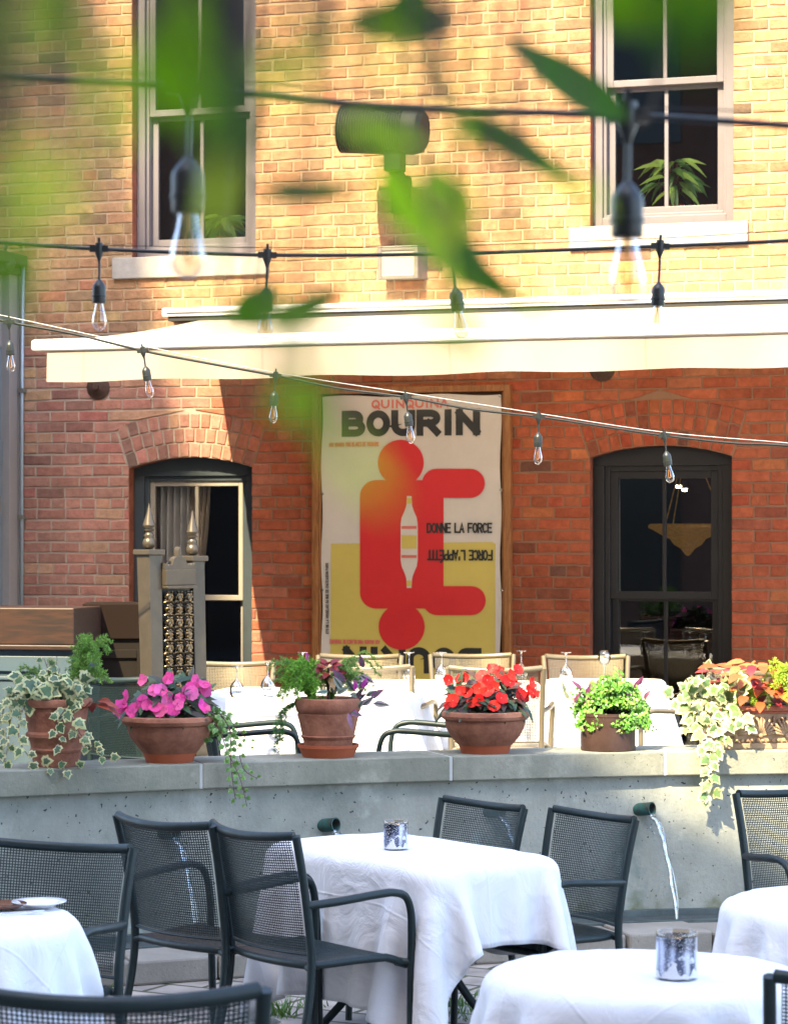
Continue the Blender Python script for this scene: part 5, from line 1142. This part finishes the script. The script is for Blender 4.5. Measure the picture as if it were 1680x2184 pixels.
q = px3(P3[1], 700, 1424, -.0); t = empty('coleus', tuple(b3 + Vector((0,.02,0))), label='dark red coleus rosette rising from the middle of the ringed pot', cat='coleus'); m = MB(); d0 = q - t.location
for k in range(26):
    a = k*2.4; r = .012 + .002*k; lance(m, d0 + Vector((math.cos(a)*r*.7, math.sin(a)*r*.5, .02-.0028*k)), (math.cos(a), math.sin(a)*.6-.25, .75-.05*k), Vector((-math.cos(a)*.5,-.7,.9)), .05+.0012*k, .034, jit((.25,.018,.016) if k < 16 else random.choice([(.20,.05,.02),(.26,.15,.04)])), .4, 5, .14)
lance(m, d0+Vector((-.09,0,.03)), (-.3,-.1,.9), (0,-1,.3), .045, .02, (.38,.05,.26)); m.build('leaves', M_leaf, t, smooth=True); m = MB(); m.tube([(0,0,-.01), d0], .006, 8); m.build('stem', M_stem, t)
t = empty('wandering_tradescantia', tuple(b3 + Vector((.09,-.02,0))), label='silver and purple striped leaves at the right of the ringed pot', cat='trailing plant'); m = MB(); random.seed(12)
for x, y in ((735,1455),(752,1450),(775,1425),(768,1440),(718,1480),(708,1478),(745,1480),(760,1490),(780,1485),(700,1475),(730,1470),(765,1468),(750,1500),(772,1505),(790,1490),(726,1500),(740,1515),(757,1475),(782,1455),(738,1492),(762,1510),(795,1500)):
    q = px3(P3[1], x, y, -random.uniform(.02,.12)) - t.location; a = random.uniform(-.5,1.3); d = Vector((math.cos(a)*random.choice((1,1,-.6)), -.4, math.sin(a)-.1)); n_ = face_n(); L = random.uniform(.055,.085); cc = random.choice([(.30,.36,.33),(.34,.38,.36),(.22,.30,.24),(.24,.08,.20),(.16,.05,.14),(.38,.30,.38)])
    lance(m, q, d, n_, L, L*.42, jit(cc,.15), .25); lance(m, q + n_.normalized()*.002, d, n_, L*.95, L*.13, jit((.10,.13,.11),.2), .24)
lance(m, px3(P3[1], 742, 1520, -.16)-t.location, (.25,-.1,-1), (0,-1,0), .085, .022, (.40,.24,.38)); lance(m, px3(P3[1], 756, 1473, -.14)-t.location, (.1,-.2,1), (0,-1,0), .05, .022, (.36,.03,.28)); lance(m, px3(P3[1], 772, 1466, -.14)-t.location, (.5,-.2,1), (0,-1,0), .05, .02, (.36,.03,.28))
m.build('leaves', M_leaf, t, smooth=True)
b5 = P5[1] + Vector((0,0,76*P5[2])); t = empty('parsley', tuple(b5), label='curly green parsley filling the brown metal pot', cat='herb'); m, s = MB(), MB(); random.seed(15)
for k in range(210):
    a = random.uniform(0,6.28); r = .18*math.sqrt(random.random()); h = .17*(1-(r/.19)**2)*random.uniform(.3,1.05); q = Vector((math.cos(a)*r+.02, math.sin(a)*r*.7, h + (.05 if k % 9 == 0 else 0) - (.07 if r > .13 and math.sin(a) < 0 else 0))); s.tube([(q.x*.2,q.y*.2,-.01),q], .0014, 4); c = jit(random.choice([(.14,.36,.04),(.20,.45,.06),(.09,.25,.035)]),.2)
    for w in range(16):
        e = q + Vector((random.gauss(0,.013),random.gauss(0,.012),random.gauss(0,.010))); d = Vector((random.gauss(0,1),random.gauss(-.3,1),random.gauss(.3,1))); lance(m, e, d, face_n(), random.uniform(.013,.022), random.uniform(.012,.018), jit(c,.2), .5, 2, .3)
m.build('leaves', M_leaf, t, smooth=True); s.build('stems', M_leaf, t)
t = empty('purple_leaf_plant', tuple(b5 + Vector((-.12,0,0))), label='purple leaved sprigs at the left of the parsley', cat='herb'); m = MB(); random.seed(17)
for x, y in ((1205,1480),(1212,1492),(1240,1470),(1248,1480),(1255,1468),(1265,1478),(1232,1500),(1245,1505),(1222,1500),(1258,1500),(1350,1470),(1360,1462),(1345,1482),(1372,1490)):
    q = px3(P5[1], x, y, -.02) - t.location; lance(m, q, (random.uniform(-1,.6),-.2,random.uniform(.1,1)), face_n(), random.uniform(.05,.07), .022, jit((.14,.03,.09) if random.random()<.65 else (.20,.22,.12)), .2)
m.build('leaves', M_leaf, t, smooth=True); m = MB(); [m.tube([(.06,0,-.01), px3(P5[1],x,y,0)-t.location], .002, 4) for x, y in ((1205,1480),(1240,1475),(1255,1470),(1350,1470))]; m.build('stems', M_stem, t)
pb = pfront(1590) + NB*.16 + Vector((0,0,ZT+hP))
def Q6(x, y, f=.1): return px3(pb, x, y, -f)
ivy_plant('variegated_ivy', pb, [[Q6(1575,1500,0), Q6(1530,1450,.02), Q6(1500,1430,.02)], [Q6(1570,1500,0), Q6(1500,1480,.05), Q6(1440,1480,.08), Q6(1425,1500,.08)], [Q6(1570,1500,.05), Q6(1520,1490,.1), Q6(1480,1530,.14), Q6(1465,1560,.14)], [Q6(1560,1500,.05), Q6(1540,1530,.16), Q6(1520,1590,.2), Q6(1512,1640,.23), Q6(1515,1690,.22), Q6(1500,1704,.22)], [Q6(1560,1500,.05), Q6(1545,1540,.17), Q6(1540,1600,.2)], [Q6(1575,1505,.1), Q6(1580,1530,.18), Q6(1590,1555,.19)], [Q6(1560,1500,.05), Q6(1530,1520,.14), Q6(1500,1570,.19), Q6(1508,1610,.21)]],
    64, 'cream and green ivy tumbling from the planter over the parapet at the right', .068, .027, 25, (.15,.25,.09), (.60,.60,.33), ((-.25,-.14,-.08),(.02,.02,.12)), .8)
t = empty('coleus', tuple(pb + Vector((.18,0,0))), label='orange red coleus leaves in the shell planter at the right', cat='coleus'); m = MB(); coleus(m, Vector((-.03,0,.02)), 95, .09, [(.50,.10,.03),(.55,.17,.05),(.40,.05,.05),(.22,.02,.03)], 37, .24, .19); m.build('leaves', M_leaf, t, smooth=True)
t = empty('asparagus_fern', tuple(pb + Vector((.30,-.03,0))), label='yellow green asparagus fern among the orange coleus in the planter', cat='fern'); fern(t, Vector((-.02,-.04,0)), 34, .17, .21, .6, (.36,.52,.05), 38); fern(t, Vector((-.2,-.05,0)), 12, .10, .09, 1.0, (.30,.45,.05), 39)

# ------------------------------------------------------------------ string lights
def hang_lamp(par, p, k, lead, tilt, filament):
    """socket and bulb on a short lead below p; k scales a bulb of 45 mm"""
    t = MB(); T = Matrix.Translation(p) @ Matrix.Rotation(tilt, 4, 'Y') @ Matrix.Scale(k, 4)
    t.lathe([(.001,.020),(.012,.018),(.013,.004),(.012,-.004),(.013,-.012),(.006,-.03),(.0045,-.036)], 14, T); t.box((-.028,-.009,-.009),(.028,.009,.009), T); t.box((-.004,-.004,.01),(.004,.004,.034), T)
    L = lead/k; t.tube([T @ Vector(q) for q in ((0,0,-.03),(.001,0,-L*.5),(0,0,-L))], .0042*k, 7)
    t.lathe([(.004,-L+.002),(.010,-L-.004),(.019,-L-.016),(.0205,-L-.024),(.0205,-L-.045),(.0222,-L-.046),(.0222,-L-.051),(.0205,-L-.052),(.0205,-L-.066),(.0195,-L-.070),(.001,-L-.070)], 18, T)
    s = t.build('lamp_socket', M_blackplastic, par, smooth=True, auto=40)
    b = MB(); z = -L-.068; b.lathe([(.012,z),(.0125,z-.008),(.015,z-.022),(.0205,z-.042),(.0228,z-.056),(.0215,z-.070),(.015,z-.081),(.006,z-.086),(.001,z-.087)], 20, T); b.build('bulb', M_bulb, s, smooth=True)
    f = MB(); f.tube([T @ Vector(q) for q in ((0,0,z),(0,0,z-.02))], .0022*k, 6)
    for a in ((-.004,),(.004,)): f.tube([T @ Vector(q) for q in ((0,0,z-.018),(a[0],0,z-.03),(a[0]*1.3,0,z-.058),(0,0,z-.064))], .0010*k, 5)
    f.build('filament', M_amber, s)
def string(name, label, pts, wire, lamps, Y, rc, rw, k, wiremat):
    """pts: the cable's pixels; wire: the two ends of the carrying wire; lamps: (x, lead in pixels, tilt)"""
    yy = (lambda x: Y(x)) if callable(Y) else (lambda x: Y); o = at(840, interp(840, [q[0] for q in pts], [q[1] for q in pts]), yy(840)); t = empty('string_lights', tuple(o), label=label, cat='string lights', group='strings of bulbs over the terraces')
    P = [at(x, y, yy(x)) - o for x, y in pts]; m = MB(); m.tube(spline(P, 10), rc, 8); m.build('cable', M_blackplastic, t, smooth=True)
    m = MB(); m.tube(spline([at(x, y, yy(x)) - o for x, y in wire], 6), rw, 6); m.build('support_wire', wiremat, t, smooth=True)
    ys = spline(P, 10)
    for x, lead, tilt in lamps:
        X = (x - XC)/F*yy(x) - o.x; z = interp(X, [q.x for q in ys], [q.z for q in ys]); hang_lamp(t, Vector((X, yy(x) - o.y, z)), k, lead/F*yy(x), tilt, True)
    return t
string('a', 'nearest string of large bulbs with thick black cable across the upper windows', [(-400,140),(0,163),(400,188),(840,229),(1337,247),(1680,268),(2100,300)], [(-400,95),(0,128),(540,178),(1100,216),(1680,240),(2100,250)], [(400,150,0), (1337,143,0)], 3.7, .0052, .0012, 1.12, M_gap)
string('b', 'middle string of bulbs with black cable just above the awning', [(-250,500),(0,517),(212,531),(570,544),(960,541),(1407,525),(1680,513),(2000,490)], [(-250,498),(0,518),(570,528),(960,524),(1407,508),(1680,491),(2000,470)], [(212,66,0), (570,70,.03), (960,74,-.14), (1407,78,.04)], 7.8, .0058, .0015, 1.0, M_gap)
string('c', 'farthest string of small bulbs slanting down across the awning and poster', [(-120,655),(20,687),(160,713),(305,748),(440,774),(588,801),(720,828),(865,847),(1000,872),(1148,889),(1280,909),(1415,929),(1560,945),(1680,951),(2000,985)], [(-120,648),(20,676),(305,738),(588,795),(865,838),(1148,882),(1415,922),(1680,945),(2000,975)], [(20,40,-.04), (305,34,-.16), (588,34,.06), (865,32,-.12), (1148,34,.02), (1415,34,-.14)], 12.6, .0062, .003, 1.0, M_steelwire)

# ------------------------------------------------------------------ the tree that hangs its leaves into view
random.seed(52)
tr = empty('shade_tree', (-1.7, .9, 0), label='leafy tree whose blurred green leaves hang across the top of the view', cat='tree')
TL = Vector((-1.7, .9, 0)); M_bark = mat('grey_bark', (.13,.10,.075), rough=.95, var=.5, vscale=14, bump=.8, bscale=30)
M_tleaf = mat('tree_leaf', attr=True, rough=.45, spec=.4, var=.15, vscale=40, trans=.45)
m = MB(); m.tube(spline([(0,-.1,0),(.05,-.1,1.2),(.02,-.12,2.4),(.15,-.2,3.6)], 6), [.13-.003*i for i in range(19)], 12); m.build('trunk', M_bark, tr, smooth=True)
m = MB(); m.tube(spline([(.06,-.1,2.3),(.5,.1,2.75),(1.2,.35,2.85),(2.0,.6,2.8),(2.7,.7,2.7)], 6), [.05-.0016*i for i in range(25)], 10); m.tube(spline([(.06,-.1,2.1),(.4,.0,2.35),(1.0,-.05,2.6)], 5), .03, 8); m.tube(spline([(.15,-.2,3.5),(.3,-.5,4.2),(.2,-.7,4.8)], 4), .05, 8); m.build('limbs', M_bark, tr, smooth=True)
m = MB()
for k in range(1500):
    d = Vector((random.gauss(0,1),random.gauss(0,1),random.gauss(0,1))).normalized()*random.uniform(.3,1); q = Vector((.2+d.x*1.4, -1.1+d.y*1.1, 4.6+d.z*.9)); lance(m, q, (d.x,d.y,-.6+random.uniform(-.4,.4)), d+Vector((0,0,.6)), random.uniform(.10,.16), random.uniform(.05,.075), jit((.10,.20,.03),.3), .3, 2)
m.build('crown', M_tleaf, tr, smooth=True)
DG, MG, BG, YG = (.05,.15,.003), (.20,.42,.004), (.38,.62,.008), (.58,.74,.03)  # leaf greens brightened: backlight put into their colour
def twig(name, leaves):
    """one hanging sprig: its twig, and each leaf on its own stalk"""
    q = at(*leaves[0][:2], leaves[0][5]) - TL; m = MB(); m.tube(spline([q + Vector((0,.1,.9)), q + Vector((.03,.05,.6)), q + Vector((.02,.02,.36))], 4), .0035, 6); tw = m.build(name, M_bark, tr)
    for x0, y0, x1, y1, wpx, d, col, *cv in leaves:
        a = at(x0, y0, d) - TL; b = at(x1, y1, d) - TL; v = b - a; mb = MB()
        lance(mb, a, v, Vector((random.uniform(-.25,.25), -1, random.uniform(-.1,.35))), v.length, wpx/F*d*1.15, jit(col,.08), cv[0] if cv else .12, 9, .10)
        lf = mb.build('hanging_leaf', M_tleaf, tw, smooth=True)
        mb = MB(); mb.tube(spline([a, a - v*.22 + Vector((0,0,.03)), a - v*.3 + Vector((.02,.02,.25))], 4), .0013, 5); mb.build('stalk', M_bark, tw)
twig('leafy_sprig', [(965,50,728,34,84,1.45,DG,.2), (905,-30,800,82,60,1.3,DG,.1), (1338,255,1072,94,78,1.8,DG,-.10), (1600,-60,1290,30,80,.50,MG), (1420,-100,1450,150,80,.46,DG), (1260,-60,1370,60,50,.55,MG), (1560,-40,1500,150,60,.46,DG), (1340,-40,1300,70,40,.9,DG)])
twig('leafy_sprig', [(975,240,1245,392,62,1.4,DG,.10), (1150,360,1260,420,22,1.1,MG,.1), (555,404,775,426,46,1.3,DG,-.22), (810,340,900,520,70,.9,BG,.1), (1010,400,930,540,60,.95,YG,.1), (890,500,1118,652,64,1.4,DG,.05), (870,430,980,610,56,1.15,BG,.05), (950,240,1010,330,30,.9,BG), (800,250,840,330,40,.7,MG), (1085,480,1120,560,26,.8,YG), (735,262,910,318,56,.8,YG,.1), (905,360,1000,470,80,.95,BG,.1), (930,470,1060,590,60,1.05,DG,.1), (1000,300,1160,330,30,1.0,DG,.1), (640,120,560,180,34,.8,MG)])
twig('leafy_sprig', [(498,690,596,606,70,1.4,DG,.2), (420,150,560,320,70,.75,DG), (330,20,500,140,70,.6,MG), (572,692,745,613,46,1.45,DG,.10), (420,-40,340,240,66,.55,MG), (470,120,530,320,76,.68,DG), (520,200,470,360,80,.72,DG), (380,100,430,310,60,.55,MG), (480,330,440,540,36,.6,YG), (545,110,610,180,36,.7,MG), (300,60,320,260,44,.52,MG), (640,790,690,960,60,.62,MG,.2), (590,900,620,800,34,.6,BG)])
twig('leafy_sprig', [(20,-60,80,240,60,.42,YG), (130,-80,110,130,46,.55,MG), (-30,260,50,420,60,.42,YG), (90,280,110,520,50,.42,YG), (10,380,30,600,56,.42,MG), (160,360,130,470,40,.5,YG), (-20,520,50,640,60,.42,MG), (200,180,240,340,30,.5,YG), (955,690,1040,748,34,.75,MG), (290,230,270,330,34,.6,MG), (30,560,60,660,40,.5,MG)])
twig('leafy_sprig', [(720,940,830,1080,44,.45,YG,.1), (440,640,520,700,30,.6,MG), (560,640,690,740,40,.55,MG), (1120,600,1160,700,24,.8,MG), (1240,380,1290,470,30,.7,YG), (660,140,700,60,24,.6,YG), (600,90,640,260,40,.45,YG), (760,60,900,180,40,.45,YG), (980,120,1060,200,34,.45,YG), (200,60,250,240,40,.45,YG), (1000,640,880,720,40,.5,YG)])

# ------------------------------------------------------------------ plants at the foot of the wall, and unseen blocks added for shade
random.seed(61); t = empty('grass', (0,0,0), kind='stuff', label='tufts of grass and weeds between the paving stones', cat='grass'); m = MB()
def tuft(c, n, h, s):
    for k in range(n):
        q = Vector((c.x+random.gauss(0,s), c.y+random.gauss(0,s*.8), .002)); lance(m, q, (random.gauss(0,.4),random.gauss(0,.4),1), (random.uniform(-1,1),-1,0), h*random.uniform(.5,1.2), .006, jit((.075,.17,.025),.35), .5, 3)
for x, y in ((870,2150),(920,2140),(960,2138),(990,2142),(1010,2130),(940,2152),(985,2175),(1000,2165),(590,2165),(610,2170),(655,2150),(230,2120),(1010,2150),(860,2170)): tuft(onz(x, y, 0), 26, .035, .045)
tuft(onz(605, 2172, 0), 26, .10, .04); m.build('grass_blades', M_leaf, t)
def wlocal(u, d, z): return O + U*u + N*d + Vector((0,0,z))
M_bback = mat('brown_brick_block', (.22,.12,.085), rough=.9, var=.3, vscale=2); M_bwin = mat('dark_window_glass', (.03,.035,.04), rough=.1)
def block(label, u0, u1, d0, d1, h, floors):
    p = wlocal((u0+u1)/2, d0, 0); t = empty('shade_block', tuple(p), -TH, label, 'building'); w = u1-u0; m = MB(); m.box((-w/2,-(d1-d0),0),(w/2,0,h)); m.box((-w/2-.15,-(d1-d0)-.15,h),(w/2+.15,.15,h+.35)); m.build('walls', M_bback, t)
    fh = h/floors; n = int(w/2.6); m = MB()
    for i in range(n):
        for j in range(floors): x = -w/2 + w*(i+.5)/n; m.box((x-.55,.002,fh*(j+.28)),(x+.55,.03,fh*(j+.82)))
    m.build('windows', M_bwin, t)
DB = 24.0; HB = .18 + SB*(DB - 4.62)  # unseen blocks added to shade terrace and wall; heights set by shadow edges
block('unseen brown brick block added behind the camera to shade the lower terrace', -7.5, 16, DB, DB+9, HB, 6)
block('unseen taller brown brick block on the left, sized to shade the brick wall', -34, -8.1, DB-3, DB+13, 33.55, 9)
print('objects', len(bpy.data.objects))
